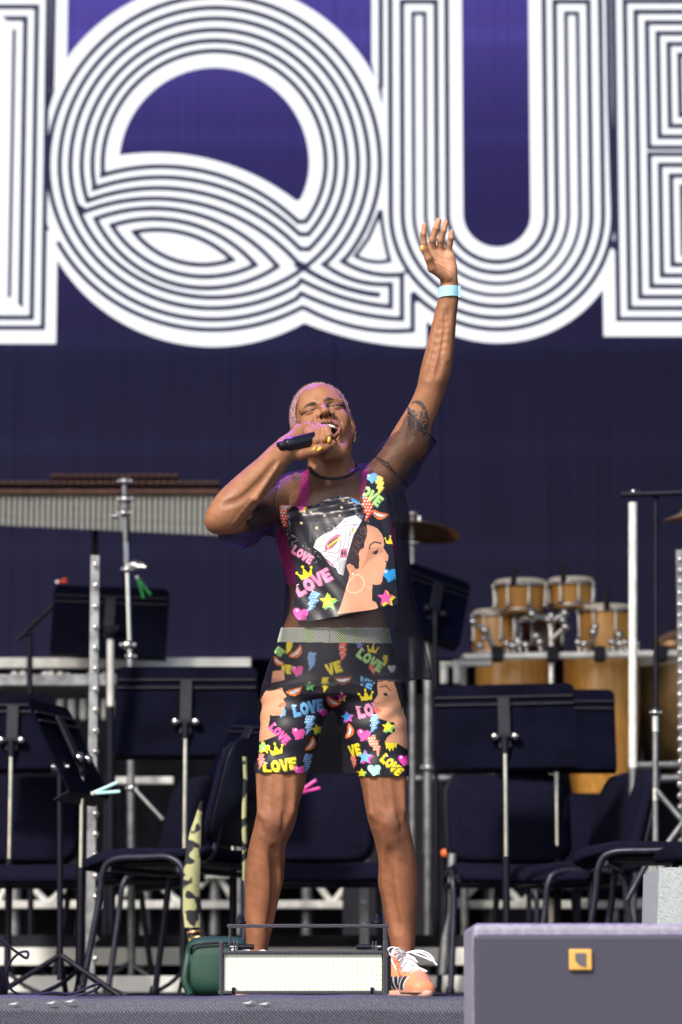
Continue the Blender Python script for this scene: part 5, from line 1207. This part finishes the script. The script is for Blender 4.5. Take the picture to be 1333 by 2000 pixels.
p.bolt(Z(985, 255), 80*K, 0, YE, False); p.bolt(Z(895, 320), 80*K, 25, RD); p.lips(Z(685, 392), 130*K, 0, (.35, .06, .02)); p.bolt(Z(560, 425), 110*K, 0, YE, False); p.star(Z(445, 430), 70*K, 0, (.08, .3, .1), GR)
p.word('OVE', Z(238, 190), 60*K, 60*K, 50, LG); p.lips(Z(228, 262), 90*K, -40, OR); p.word('VE', Z(850, 410), 110*K, 60*K, -25, LB); p.heart(Z(1030, 310), 60*K, 0, WT)
p.lips(Z(345, 472), 120*K, 18, OR); p.word('LOVE', Z(440, 585), 225*K, 90*K, 12, LB); p.star(Z(672, 508), 70*K, 0, MG, YE); p.lips(Z(610, 545), 120*K, -32, RD)
p.crown(Z(848, 500), 95*K, 8, YE); p.word('LOVE', Z(895, 595), 230*K, 90*K, 12, LP); p.star(Z(710, 650), 85*K, 10, BL, MG); p.bolt(Z(905, 702), 140*K, -12, LB); p.bolt(Z(447, 712), 145*K, -8, LB)
p.heart(Z(370, 768), 95*K, -10, PK); p.star(Z(500, 738), 80*K, 10, YE, GR); p.lips(Z(733, 755), 115*K, 72, OR); p.heart(Z(830, 778), 95*K, -10, PK); p.star(Z(1000, 720), 95*K, -5, YE, GR)
p.bolt(Z(915, 855), 150*K, 28, (.8, .25, .12)); p.word('LOVE', Z(240, 768), 170*K, 65*K, -45, PK); p.crown(Z(215, 880), 100*K, 15, YE); p.lips(Z(462, 848), 115*K, 55, OR)
p.word('LOVE', Z(240, 992), 245*K, 85*K, 9, YE); p.bolt(Z(437, 980), 140*K, -5, BL); p.heart(Z(378, 1028), 80*K, 0, PK); p.word('VE', Z(768, 885), 85*K, 85*K, 15, YE); p.star(Z(838, 932), 105*K, 0, LB, MG)
p.word('LOVE', Z(1030, 988), 180*K, 72*K, -42, YE); p.heart(Z(1118, 955), 90*K, 0, MG); p.heart(Z(905, 1025), 95*K, 0, (.40, .75, .60)); p.star(Z(815, 1045), 70*K, 0, YE, GR); p.bolt(Z(762, 970), 90*K, 10, RD); p.star(Z(118, 862), 95*K, 0, LG, YE)
p.bolt(Z(108, 965), 110*K, 0, RD); p.heart(Z(250, 620), 70*K, 0, LB); p.heart(Z(545, 620), 60*K, 0, MG)
def face(PL, c=TN):
    p.poly([Z(*a) for a in PL], c)
face([(190, 330), (270, 320), (275, 390), (180, 410)], TN)
face([(140, 470), (210, 462), (258, 442), (268, 480), (292, 505), (262, 525), (282, 555), (278, 580), (262, 602), (258, 640), (170, 640), (160, 730), (215, 782), (160, 805), (90, 830), (90, 560)])
p.poly([Z(*a) for a in [(228, 572), (255, 548), (284, 548), (276, 575), (245, 586)]], (.72, .14, .10)); p.poly([Z(*a) for a in [(160, 430), (258, 400), (258, 442), (210, 462), (140, 470)]], (.03, .02, .02)); p.line([Z(200, 462), Z(216, 456)], .8, (.02, .02, .02))
p.line([Z(*a) for a in arc(125, 630, 25, 0, 360, 16, 55)], .35, (.75, .5, .25))
face([(930, 390), (1060, 390), (1095, 480), (1115, 600), (1140, 700), (1140, 880), (1060, 832), (978, 830), (1000, 790), (1052, 752), (1045, 690), (945, 665), (922, 640), (935, 610), (905, 590), (915, 560), (898, 545), (932, 495), (928, 450)])
p.poly([Z(*a) for a in [(905, 592), (930, 586), (962, 602), (935, 628), (915, 620)]], (.72, .14, .10)); p.line([Z(*a) for a in [(950, 440), (985, 430), (1020, 465)]], .9, (.03, .015, .01))
p.poly([Z(*a) for a in [(968, 485), (985, 478), (1010, 500), (975, 500)]], (.02, .02, .03)); p.line([Z(*a) for a in arc(1090, 668, 30, 0, 360, 20, 58)], .45, (.78, .55, .25))
p.poly([Z(*a) for a in [(1040, 400), (1090, 400), (1120, 560), (1100, 600), (1080, 520), (1060, 450)]], (.03, .02, .02)); p.line([Z(*a) for a in [(905, 545), (925, 560), (940, 555)]], .4, (.35, .12, .06))
p.poly([Z(*a) for a in [(985, 832), (1068, 832), (1060, 870), (1045, 860), (1040, 890), (1025, 870), (1015, 893), (1003, 868), (990, 880)]], YE)
p.line([Z(100, 978), Z(430, 985)], .25, (.004, .004, .006)); p.line([Z(780, 1000), Z(1130, 1010)], .25, (.004, .004, .006))
wb = (y < 1220+127*K+(x-650)*.012) ; p.c[wb] = (.50, .53, .47); p.c[wb & (np.abs(x-(480+590*K)) < .8)] = (.2, .2, .2)
yy_ = 1226+2; p.c[wb & (y < 1228.5)] = (.75, .78, .7); gn = wb & (np.sin(x*.21)+np.sin(x*.083+2) > .8); p.c[gn] = (.42, .55, .28)
set_col(me, p.c); local(new_obj('shorts', me, clothm))
# ---------------- pink sports top under the mesh
v, q = surface_nets([torso, B[5], B[6]]+B[7:9], W(525, 1160, 7.8)-A([0, .0, 0]), W(790, 915, 8.2)+A([0, 0, .02]), .003, .0035)
x, y = PX(v); cx, cy = x[q].mean(1), y[q].mean(1)
neck = 985-0*cx; strap = ((np.abs(cx-(598-(cy-925)*.08)) < 7+(cy-925)*.11) | (np.abs(cx-(712+(cy-925)*.08)) < 7+(cy-925)*.11)) & (cy > 918) & (cy <= 990)
keep = strap | ((cy > 988) & (cy < 1142) & ((cy > 1030) | ((cx > 552+(1030-cy)*.25) & (cx < 765-(1030-cy)*.25))))
v, q = cut(v, q, keep); me = mesh_np('sports_top', v, q)
local(new_obj('sports_top', me, mat('magenta_top', (.62, .02, .27), .6, 0, .15, 60)))
# ---------------- black mesh T-shirt
netm = bpy.data.materials.new('black_net'); netm.use_nodes = True; n = netm.node_tree.nodes; L = netm.node_tree.links; b = n['Principled BSDF']
b.inputs['Base Color'].default_value = (.006, .006, .013, 1); b.inputs['Roughness'].default_value = .6; b.inputs['Specular IOR Level'].default_value = .35
tc = n.new('ShaderNodeTexCoord'); mp = n.new('ShaderNodeMapping'); mp.inputs['Rotation'].default_value = (0, R(45), 0); mp.inputs['Scale'].default_value = (1, 0.0, 1)
vo = n.new('ShaderNodeTexVoronoi'); vo.inputs['Scale'].default_value = 215; vo.inputs['Randomness'].default_value = .08
sp1 = n.new('ShaderNodeSeparateXYZ'); cb = n.new('ShaderNodeCombineXYZ'); L.new(tc.outputs['Object'], sp1.inputs[0]); L.new(sp1.outputs['X'], cb.inputs['X']); L.new(sp1.outputs['Z'], cb.inputs['Y'])
r2_ = n.new('ShaderNodeVectorRotate'); r2_.inputs['Angle'].default_value = R(45); L.new(cb.outputs[0], r2_.inputs[0]); vo.voronoi_dimensions = '2D'; L.new(r2_.outputs[0], vo.inputs['Vector'])
at = n.new('ShaderNodeAttribute'); at.attribute_name = 'Col'
lt = n.new('ShaderNodeMapRange'); lt.inputs[1].default_value = .37; lt.inputs[2].default_value = .49; lt.inputs[3].default_value = 1; lt.inputs[4].default_value = 0; L.new(vo.outputs['Distance'], lt.inputs[0])
mm = n.new('ShaderNodeMath'); mm.operation = 'MULTIPLY'; L.new(lt.outputs[0], mm.inputs[0]); L.new(at.outputs['Fac'], mm.inputs[1])
tr = n.new('ShaderNodeBsdfTransparent'); mx = n.new('ShaderNodeMixShader'); out = n['Material Output']
L.new(mm.outputs[0], mx.inputs[0]); L.new(b.outputs[0], mx.inputs[1]); L.new(tr.outputs[0], mx.inputs[2]); L.new(mx.outputs[0], out.inputs[0])
shirt_body = pxloft([(900, 612, 700, 8.01, .05), (916, 598, 716, 8.01, .062), (928, 570, 748, 8.01, .082), (945, 548, 775, 8.005, .102), (975, 536, 795, 8.0, .122), (1010, 534, 800, 7.99, .132), (1060, 541, 798, 7.985, .134),
                     (1130, 556, 806, 7.985, .132), (1200, 552, 817, 7.99, .136), (1260, 541, 829, 7.995, .144), (1320, 527, 842, 8.0, .152), (1390, 515, 852, 8.0, .158)], .03, 2.3)
ST = [shirt_body] + chain([(572, 962, 8.03, 40), (530, 992, 7.97, 44), (470, 1026, 7.87, 40), (425, 1045, 7.79, 37)], .03) + chain([(742, 938, 8.03, 40), (775, 905, 8.02, 43), (815, 850, 8.01, 37), (835, 800, 8.0, 36)], .03)
lo = np.min([q_.lo for q_ in ST], 0)-.02; hi = np.max([q_.hi for q_ in ST], 0)+.02
v, q = surface_nets(ST, lo, hi, .0034)
def folds(x, y):
    f_ = .0045*np.sin(x*.075+1.1*np.sin(y*.012)+.6)*np.clip((y-1080)/160, 0, 1)          # long drapes to the hem
    f_ += .003*np.sin((x*.5+y)*.085)*np.exp(-((x-770)/40)**2-((y-960)/60)**2) + .0035*np.sin((y-.6*x)*.10)*np.exp(-((x-800)/35)**2-((y-880)/50)**2)
    f_ += .0035*np.sin((x-.5*y)*.13)*np.exp(-((x-500)/35)**2-((y-1020)/40)**2)
    return f_
me0 = mesh_np('tmp', v, q); nn = normals(me0); x, y = PX(v); v = v+nn*folds(x, y)[:, None]; bpy.data.meshes.remove(me0)
x, y = PX(v); c = v[q].mean(1); cx, cy = x[q].mean(1), y[q].mean(1)
hemy = 1345+(cx-522)/(846-522)*(1327-1345)+1.5*np.sin(cx*.09)
el, sh_ = W(425, 1045, 7.79), W(572, 962, 8.03); dR = (el-sh_)/np.linalg.norm(el-sh_); cR = W(456, 1034, 7.84)
neckd = ((cx-655)/50)**2+((cy-(906+(cx-655)*-.07))/29)**2
keep = (cy < hemy) & (((c-cR)@dR < 0) | (cx > 545) | (cy > 1085)) & (((cx-797)*.74+(cy-800)*-.675) < 0) & ~((neckd < 1) & (cy < 950))
v, q = cut(v, q, keep); me = mesh_np('mesh_shirt', v, q); x, y = PX(v)
# seams, hems: solid (Col = 0); weave elsewhere
s_ = np.full(len(v), 1.0); hemv = 1345+(x-522)/(846-522)*(1327-1345)
s_[(hemv-y < 4) | ((hemv-y < 17) & (hemv-y > 15))] = .25
s_[nearline(x, y, [(735, 893), (757, 905), (775, 928), (800, 950)], 1.8)] = .0; s_[nearline(x, y, [(545, 940), (535, 975), (540, 1010), (552, 1040)], 1.5)] = .2
s_[np.abs(((x-797)*.74+(y-800)*-.675)) < 3.2] = 0; s_[(((v-cR)@dR) > -.006) & (x < 545) & (y < 1085)] = .1
nk = ((x-655)/50)**2+((y-(906+(x-655)*-.07))/29)**2; s_[(nk < 1.16) & (y < 955)] = 0
s_[(x < 535) & (y < 1085) & (s_ > .5)] = .55; s_[(x > 772) & (y > 1000) & (s_ > .5)] = .72
set_col(me, np.repeat(s_[:, None], 3, 1)); shirt = local(new_obj('mesh_shirt', me, netm))
# ---------------- printed panel on the shirt front
PZ = lambda u, w_: (380+u/2.5635, 720+w_/2.5635)
outl = [PZ(*a) for a in [(426, 678), (500, 690), (560, 690), (610, 680), (660, 655), (720, 638), (760, 632), (785, 645), (820, 662), (838, 640), (858, 600), (862, 560), (868, 530), (900, 520), (945, 545), (956, 600), (972, 720), (990, 850), (1005, 1000), (1022, 1180), (900, 1205), (760, 1232), (640, 1255), (575, 1265), (520, 1258), (488, 1228), (500, 1160), (512, 1090), (500, 985), (470, 860), (430, 740)]]
gx, gy = np.meshgrid(np.arange(544, 782, .85), np.arange(920, 1216, .85)); g_n = gx.shape
X, Yp = gx.ravel(), gy.ravel(); tY = np.full(len(X), 7.78)
for it in range(26):
    Pq = W(X, Yp, tY); dd = ev(ST, Pq); tY = tY+np.clip(dd, -.02, .05)*.9
fo = folds(X, Yp)+.0060*np.sin(X*.055+Yp*.03)*np.exp(-((Yp-1110)/90)**2)+.0055*np.sin(Yp*.22+X*.04)*np.exp(-((Yp-985)/17)**2)*((X > 560) & (X < 705))+.0055*np.sin((Yp*.7+X)*.05+1)+.0012*np.sin(X*.16-Yp*.11+1.5*np.sin(Yp*.03))
tY = tY-.0045-fo
Pv = W(X, Yp, tY).reshape(-1, 3); idn = np.arange(len(X)).reshape(g_n); q = np.stack([idn[:-1, :-1], idn[1:, :-1], idn[1:, 1:], idn[:-1, 1:]], -1).reshape(-1, 4)
inn = inpoly(X[q].mean(1), Yp[q].mean(1), outl); v, q = cut(Pv, q, inn); x, y = PX(v)
me = mesh_np('printed_panel', v, q); p = Print(x, y, (.013, .012, .022)); K = 1/2.5635; 
QZ = lambda u, w_: (540+u/5.127, 960+w_/5.127); KQ = 1/5.127
# motifs
p.lips(QZ(95, 155), 140*KQ, 5, OR); p.bolt(QZ(68, 290), 240*KQ, 3, RD); p.star(QZ(250, 165), 100*KQ, 0, PK, YE); p.word('LOVE', QZ(262, 632), 235*KQ, 92*KQ, -32, LP); p.crown(QZ(288, 815), 155*KQ, 22, YE)
p.word('LOVE', QZ(368, 908), 400*KQ, 135*KQ, 28, LP); p.bolt(QZ(362, 1112), 225*KQ, -18, LB); p.star(QZ(512, 1098), 175*KQ, 0, YE, GR); p.heart(QZ(240, 1232), 155*KQ, -10, PK)
p.star(QZ(1095, 1065), 175*KQ, 0, PK, YE); p.heart(QZ(1135, 835), 150*KQ, 0, (.03, .33, .75)); p.crown(QZ(1140, 490), 100*KQ, -5, YE); p.lips(QZ(1030, 235), 175*KQ, -20, OR)
p.bolt(QZ(918, 175), 245*KQ, 3, RD); p.word('OVE', QZ(960, 45), 230*KQ, 110*KQ, -38, LG); p.bolt(PZ(930, 585), 100*K, 0, YE); p.heart(PZ(888, 545), 60*K, 10, LB); p.bolt(QZ(790, 95), 90*KQ, 55, BL, False)
# afro drawn in dots and squiggles, gold stars
rr_ = np.random.default_rng(3)
for a, b_ in (((100, 200), (130, 330)), ((130, 330), (110, 430)), ((110, 430), (210, 470)), ((150, 500), (200, 560)), ((270, 540), (440, 660)), ((280, 610), (400, 690)), ((340, 150), (640, 60)), ((640, 60), (760, 110)), ((780, 130), (850, 110)), ((780, 160), (850, 290)), ((800, 200), (930, 320)), ((400, 480), (600, 330))):
    for k in range(14):
        t = k/13; cx_, cy_ = a[0]+(b_[0]-a[0])*t+rr_.normal(0, 10), a[1]+(b_[1]-a[1])*t+rr_.normal(0, 10)
        d_ = rr_.normal(0, 14, 2); p.line([QZ(cx_, cy_), QZ(cx_+d_[0], cy_+d_[1])], .42, (.30, .31, .36))
for cx_, cy_ in ((250, 315), (404, 363)): p.star(QZ(cx_, cy_), 36*KQ, 0, (.8, .65, .35), (.3, .25, .1))
for cx_, cy_ in ((655, 160), (635, 240), (345, 205), (485, 240), (665, 92)): p.poly([QZ(*a) for a in arc(cx_, cy_, 14, 0, 360, 10)], (.45, .33, .2))
for k in range(9): p.poly([QZ(*a) for a in arc(345-k*.5, 320+k*22, 15, 0, 360, 8)], (.035, .05, .06))
# head wrap
wrap = [(740, 250), (800, 235), (860, 290), (820, 360), (775, 440), (745, 540), (715, 640), (690, 740), (672, 842), (620, 820), (600, 770), (540, 740), (480, 660), (440, 610), (370, 560), (400, 480), (470, 430), (560, 390), (640, 310), (680, 270)]
p.poly([QZ(*a) for a in wrap], (.70, .72, .76))
p.poly([QZ(*a) for a in [(485, 600), (485, 545), (530, 480), (600, 430), (645, 430), (620, 500), (560, 570)]], (.62, .16, .32)); p.poly([QZ(*a) for a in [(500, 572), (530, 510), (600, 460), (635, 462), (600, 520), (540, 560)]], (.05, .03, .04))
for k in range(6): p.poly([QZ(*a) for a in arc(520+k*21, 552-k*16, 11, 0, 360, 8, 17)], (.80, .66, .15))
p.poly([QZ(*a) for a in [(645, 580), (705, 570), (705, 660), (640, 668)]], (.55, .14, .30)); p.poly([QZ(*a) for a in [(655, 600), (670, 600), (670, 640), (655, 640)]], (.05, .03, .04)); p.poly([QZ(*a) for a in [(680, 598), (695, 596), (695, 638), (680, 640)]], (.05, .03, .04))
p.poly([QZ(*a) for a in arc(765, 390, 16, 0, 360, 12, 26)], (.75, .68, .2)); p.poly([QZ(*a) for a in [(490, 660), (580, 740), (570, 752), (500, 690)]], (.5, .12, .28))
p.poly([QZ(*a) for a in [(650, 690), (700, 680), (672, 842), (620, 800)]], (.45, .46, .50))
for Ln in ([(640, 310), (700, 300), (790, 250)], [(560, 390), (680, 340), (820, 330)], [(655, 400), (640, 560), (600, 770)], [(700, 360), (690, 500), (640, 660), (620, 800)], [(740, 350), (730, 480), (705, 640), (660, 830)], [(790, 330), (740, 440)], [(440, 610), (480, 600), (600, 620), (640, 590)], [(400, 480), (480, 500), (560, 420), (640, 400)], [(480, 660), (540, 640), (620, 680)], [(560, 740), (600, 690)], [(380, 545), (430, 560), (470, 540)]):
    p.line([QZ(*a) for a in Ln], .45, (.06, .05, .07))
p.line([QZ(*a) for a in wrap+wrap[:1]], .4, (.05, .05, .07))
for k in range(26):
    cx_, cy_ = 370+rr_.random()*330, 0; cy_ = 560-(cx_-370)*.82+rr_.normal(0, 16); p.poly([QZ(*a) for a in arc(cx_, cy_, 4+5*rr_.random(), 0, 360, 7)], ((.7, .7, .72), (.55, .15, .35), (.7, .6, .2))[k % 3])
# woman's profile
fc = [(905, 335), (960, 345), (1010, 370), (1050, 410), (1075, 470), (1082, 540), (1070, 560), (1100, 605), (1125, 645), (1118, 690), (1105, 705), (1095, 760), (1085, 800), (1068, 850), (1060, 905), (1040, 930), (1000, 935), (965, 930), (958, 1020), (958, 1090), (1000, 1110), (1020, 1160), (1000, 1180), (800, 1205), (610, 1230), (650, 1130), (690, 1000), (720, 900), (735, 830), (720, 760), (740, 725), (790, 760), (835, 700), (825, 620), (850, 560), (880, 480), (905, 400)]
p.poly([QZ(*a) for a in fc], (.70, .34, .21))
p.poly([QZ(*a) for a in [(930, 560), (1060, 560), (1075, 600), (1010, 640), (930, 690), (870, 760), (840, 800), (900, 660)]], (.55, .25, .15))
p.poly([QZ(*a) for a in [(860, 330), (905, 335), (912, 390), (905, 450), (880, 520), (880, 560), (840, 590), (815, 600), (820, 660), (830, 720), (830, 770), (790, 780), (760, 740), (745, 715), (710, 700), (715, 640), (745, 540), (775, 440), (820, 360)]], (.035, .017, .022))
for Ln in ([(850, 370), (880, 380), (890, 430), (850, 420), (840, 380)], [(800, 440), (850, 450), (870, 500), (830, 520), (800, 490)], [(780, 520), (830, 550), (850, 580)], [(870, 350), (900, 380), (895, 430)], [(760, 560), (800, 600), (815, 640)]): p.line([QZ(*a) for a in Ln], .4, (.22, .13, .14))
p.poly([QZ(*a) for a in [(703, 740), (735, 722), (775, 745), (800, 790), (810, 830), (770, 830), (725, 810)]], (.62, .29, .18)); p.line([QZ(*a) for a in [(720, 760), (750, 745), (780, 790), (755, 800)]], .45, (.32, .12, .07))
p.line([QZ(*a) for a in [(930, 575), (945, 530), (985, 505), (1048, 518)]], 1.3, (.04, .02, .02)); p.poly([QZ(*a) for a in [(960, 625), (985, 600), (1022, 578), (1018, 618), (990, 632)]], (.02, .015, .02)); p.line([QZ(958, 612), QZ(1025, 580)], .5, (.02, .01, .01))
p.line([QZ(*a) for a in [(1110, 700), (1090, 722), (1066, 712), (1064, 692)]], .4, (.75, .5, .22)); p.poly([QZ(*a) for a in arc(1100, 702, 9, 0, 360, 8)], (.05, .02, .02))
p.line([QZ(*a) for a in [(810, 860), (840, 905), (900, 925), (965, 932)]], .5, (.45, .18, .10)); p.line([QZ(*a) for a in [(900, 1130), (960, 1105), (1000, 1112)]], .4, (.45, .18, .10))
p.line([QZ(*a) for a in [(820, 825), (870, 870), (883, 930), (850, 990), (790, 1018), (725, 1005), (705, 965), (730, 900), (780, 850), (820, 825)]], .85, (.85, .62, .42)); p.poly([QZ(*a) for a in arc(768, 826, 10, 0, 360, 8)], (.9, .85, .8))
set_col(me, p.c); pan = new_obj('printed_panel', me, colmat('printed_satin', .33, .5, 0, .15, 300)); pan.parent = shirt
# collar band
b = MB(); pts = []
for k in range(48):
    a = 2*math.pi*k/48; X_ = 655+48*math.cos(a); fr_ = math.sin(a)      # fr_>0: front
    ypx = (906-(X_-655)*.07)+29*(fr_ if fr_ > .2 else .2); Yy = 7.995-.062*fr_ if fr_ > 0 else 8.0-.055*fr_
    if fr_ > 0:
        Y0 = 7.85
        for it in range(20):
            dd = float(ev(ST, W(X_, ypx, Y0)[None])[0]); Y0 += max(min(dd, .03), -.01)*.9
        Yy = min(Y0, 8.02)
    pts.append(V(X_, ypx, Yy))
b.tube(pts, .0042, 8, closed=True); col_ = b.build('collar', mat('collar_rib', (.006, .006, .014), .7)); col_.parent = shirt
# ---------------- shoes
def shoe(cx, ang_, Y0, full):
    """cx: heel pixel column; ang_: turn-out in degrees (+ = picture right)"""
    pz = W(cx, 1955, Y0); d = A([math.sin(R(ang_)), -math.cos(R(ang_)), 0]); sd = A([math.cos(R(ang_)), math.sin(R(ang_)), 0])
    def q_(f_, s2, z): return A([pz[0], Y0, 0])+d*f_+sd*s2+A([0, 0, z])
    up_ = [cone(q_(-.03, 0, .045), q_(.02, 0, .052), .034, .036, .03), cone(q_(.02, 0, .052), q_(.10, 0, .036), .034, .030, .03), cone(q_(.10, .004, .029), q_(.152, .006, .021), .033, .023, .03),
           cone(q_(.10, -.018, .026), q_(.15, -.014, .022), .026, .022, .02), cone(q_(-.035, 0, .075), q_(-.02, 0, .10), .034, .033, .02), cone(q_(-.01, 0, .085), q_(.03, 0, .075), .034, .03, .02),
           ell(q_(-.018, 0, .125), (.031, .036, .035), .006, True)]
    lo_ = np.min([k_.lo for k_ in up_], 0)-.01; hi_ = np.max([k_.hi for k_ in up_], 0)+.01
    v, q = surface_nets(up_, lo_, hi_, .0022); v[:, 2] = np.maximum(v[:, 2], .012); me = mesh_np('upper', v, q)
    f_ = (v-A([pz[0], Y0, 0]))@d; s2 = (v-A([pz[0], Y0, 0]))@sd; z = v[:, 2]
    c = np.empty((len(v), 3)); c[:] = (.86, .30, .15); c[(s2 < -.028) & (f_ < .12) & (z < .055)] = (.02, .02, .035); st_ = (s2 < -.028) & (f_ < .13) & (z < .055) & (np.sin(f_*330) > .55); c[st_] = (.5, .5, .52)
    tg = (s2 > -.022) & (s2 < .036) & (f_ > .005) & (f_ < .112) & (z > .030); c[tg] = (.80, .79, .80); c[(z > .103)] = (.85, .12, .03); c[(z < .020)] = (.80, .42, .30)
    set_col(me, c); t = empty('shoe', tuple(pz), '', ''); 
    for k_ in ('label', 'category'): 
        if k_ in t: del t[k_]
    t.parent = singer; t.matrix_parent_inverse = Matrix.Translation(-Vector(base)); t.name = 'shoe'; t.location = (0, 0, 0); t.location = Vector((0, 0, 0))
    u_ = new_obj('upper', me, colmat('shoe_cloth', .5, .4, 0, .4, 250)); u_.parent = t
    b = MB(); vs = []; fs = []; o1 = []
    for k in range(36):
        a = 2*math.pi*k/36; ff = .055+.128*math.cos(a); ww = (.043 if math.cos(a) > 0 else .037)*math.sin(a)*(1-.1*math.cos(a)); o1.append(q_(ff, ww, 0))
    for zz, s3 in ((.0, .96), (.008, 1.0), (.018, .98)):
        c0_ = q_(.055, 0, 0); vs += [tuple(c0_+(p_-c0_)*s3+A([0, 0, zz+.0005])) for p_ in o1]
    for i in range(2):
        for k in range(36): fs.append((i*36+k, i*36+(k+1) % 36, (i+1)*36+(k+1) % 36, (i+1)*36+k))
    fs += [tuple(range(36))[::-1], tuple(range(72, 108))]; b.add(vs, fs, True); s_o = b.build('sole', mat('shoe_sole', (.75, .42, .32), .6), t)
    if full:
        lm = mat('white_lace', (.85, .84, .86), .6)
        def top(f_, s2):
            z0 = .12; 
            for it in range(14):
                dd = float(ev(up_, q_(f_, s2, z0)[None])[0]); z0 -= max(min(dd, .03), -.01)*.8
            return z0
        for i in range(6):
            f1 = .028+.015*i; P = [Vector(q_(f1+.006*math.cos(k_*.8), s2, top(f1, s2)+.0035)) for k_, s2 in enumerate(np.linspace(-.026, .026, 7))]
            b = MB(); b.tube(P, .0026, 6); b.build('lace', lm, t)
            P = [Vector(q_(f1+.015*(s2+.026)/.052, s2, top(f1+.007, s2)+.0045)) for s2 in np.linspace(-.024, .024, 6)]
            b = MB(); b.tube(P, .0024, 6); b.build('lace', lm, t)
        k0 = q_(.032, .0, top(.032, 0)+.008)
        for L3 in ([(0, 0, 0), (.03, -.03, .012), (.045, -.055, .004), (.05, -.052, -.012), (.03, -.03, -.004), (0, 0, .002)], [(0, 0, 0), (.02, -.035, .004), (.04, -.058, -.01), (.055, -.056, -.03), (.06, -.05, -.045)],
                   [(0, 0, 0), (.02, .03, .006), (.04, .052, -.004), (.06, .055, -.022), (.045, .04, -.014), (.01, .01, .002)], [(0, 0, 0), (.03, .025, .002), (.055, .045, -.012), (.08, .055, -.032)], [(0, 0, .0), (.0, -.03, .014), (.01, -.052, .010), (.02, -.05, -.004), (.005, -.02, .002)]):
            P = smooth_path([Vector(k0+d*a_+sd*b_+A([0, 0, c_])) for a_, b_, c_ in L3], 6); b = MB(); b.tube(P, .0024, 6); b.build('lace', lm, t)
    return t
shoe(783, 22, 8.0, True); shoe(503, -14, 8.01, True)
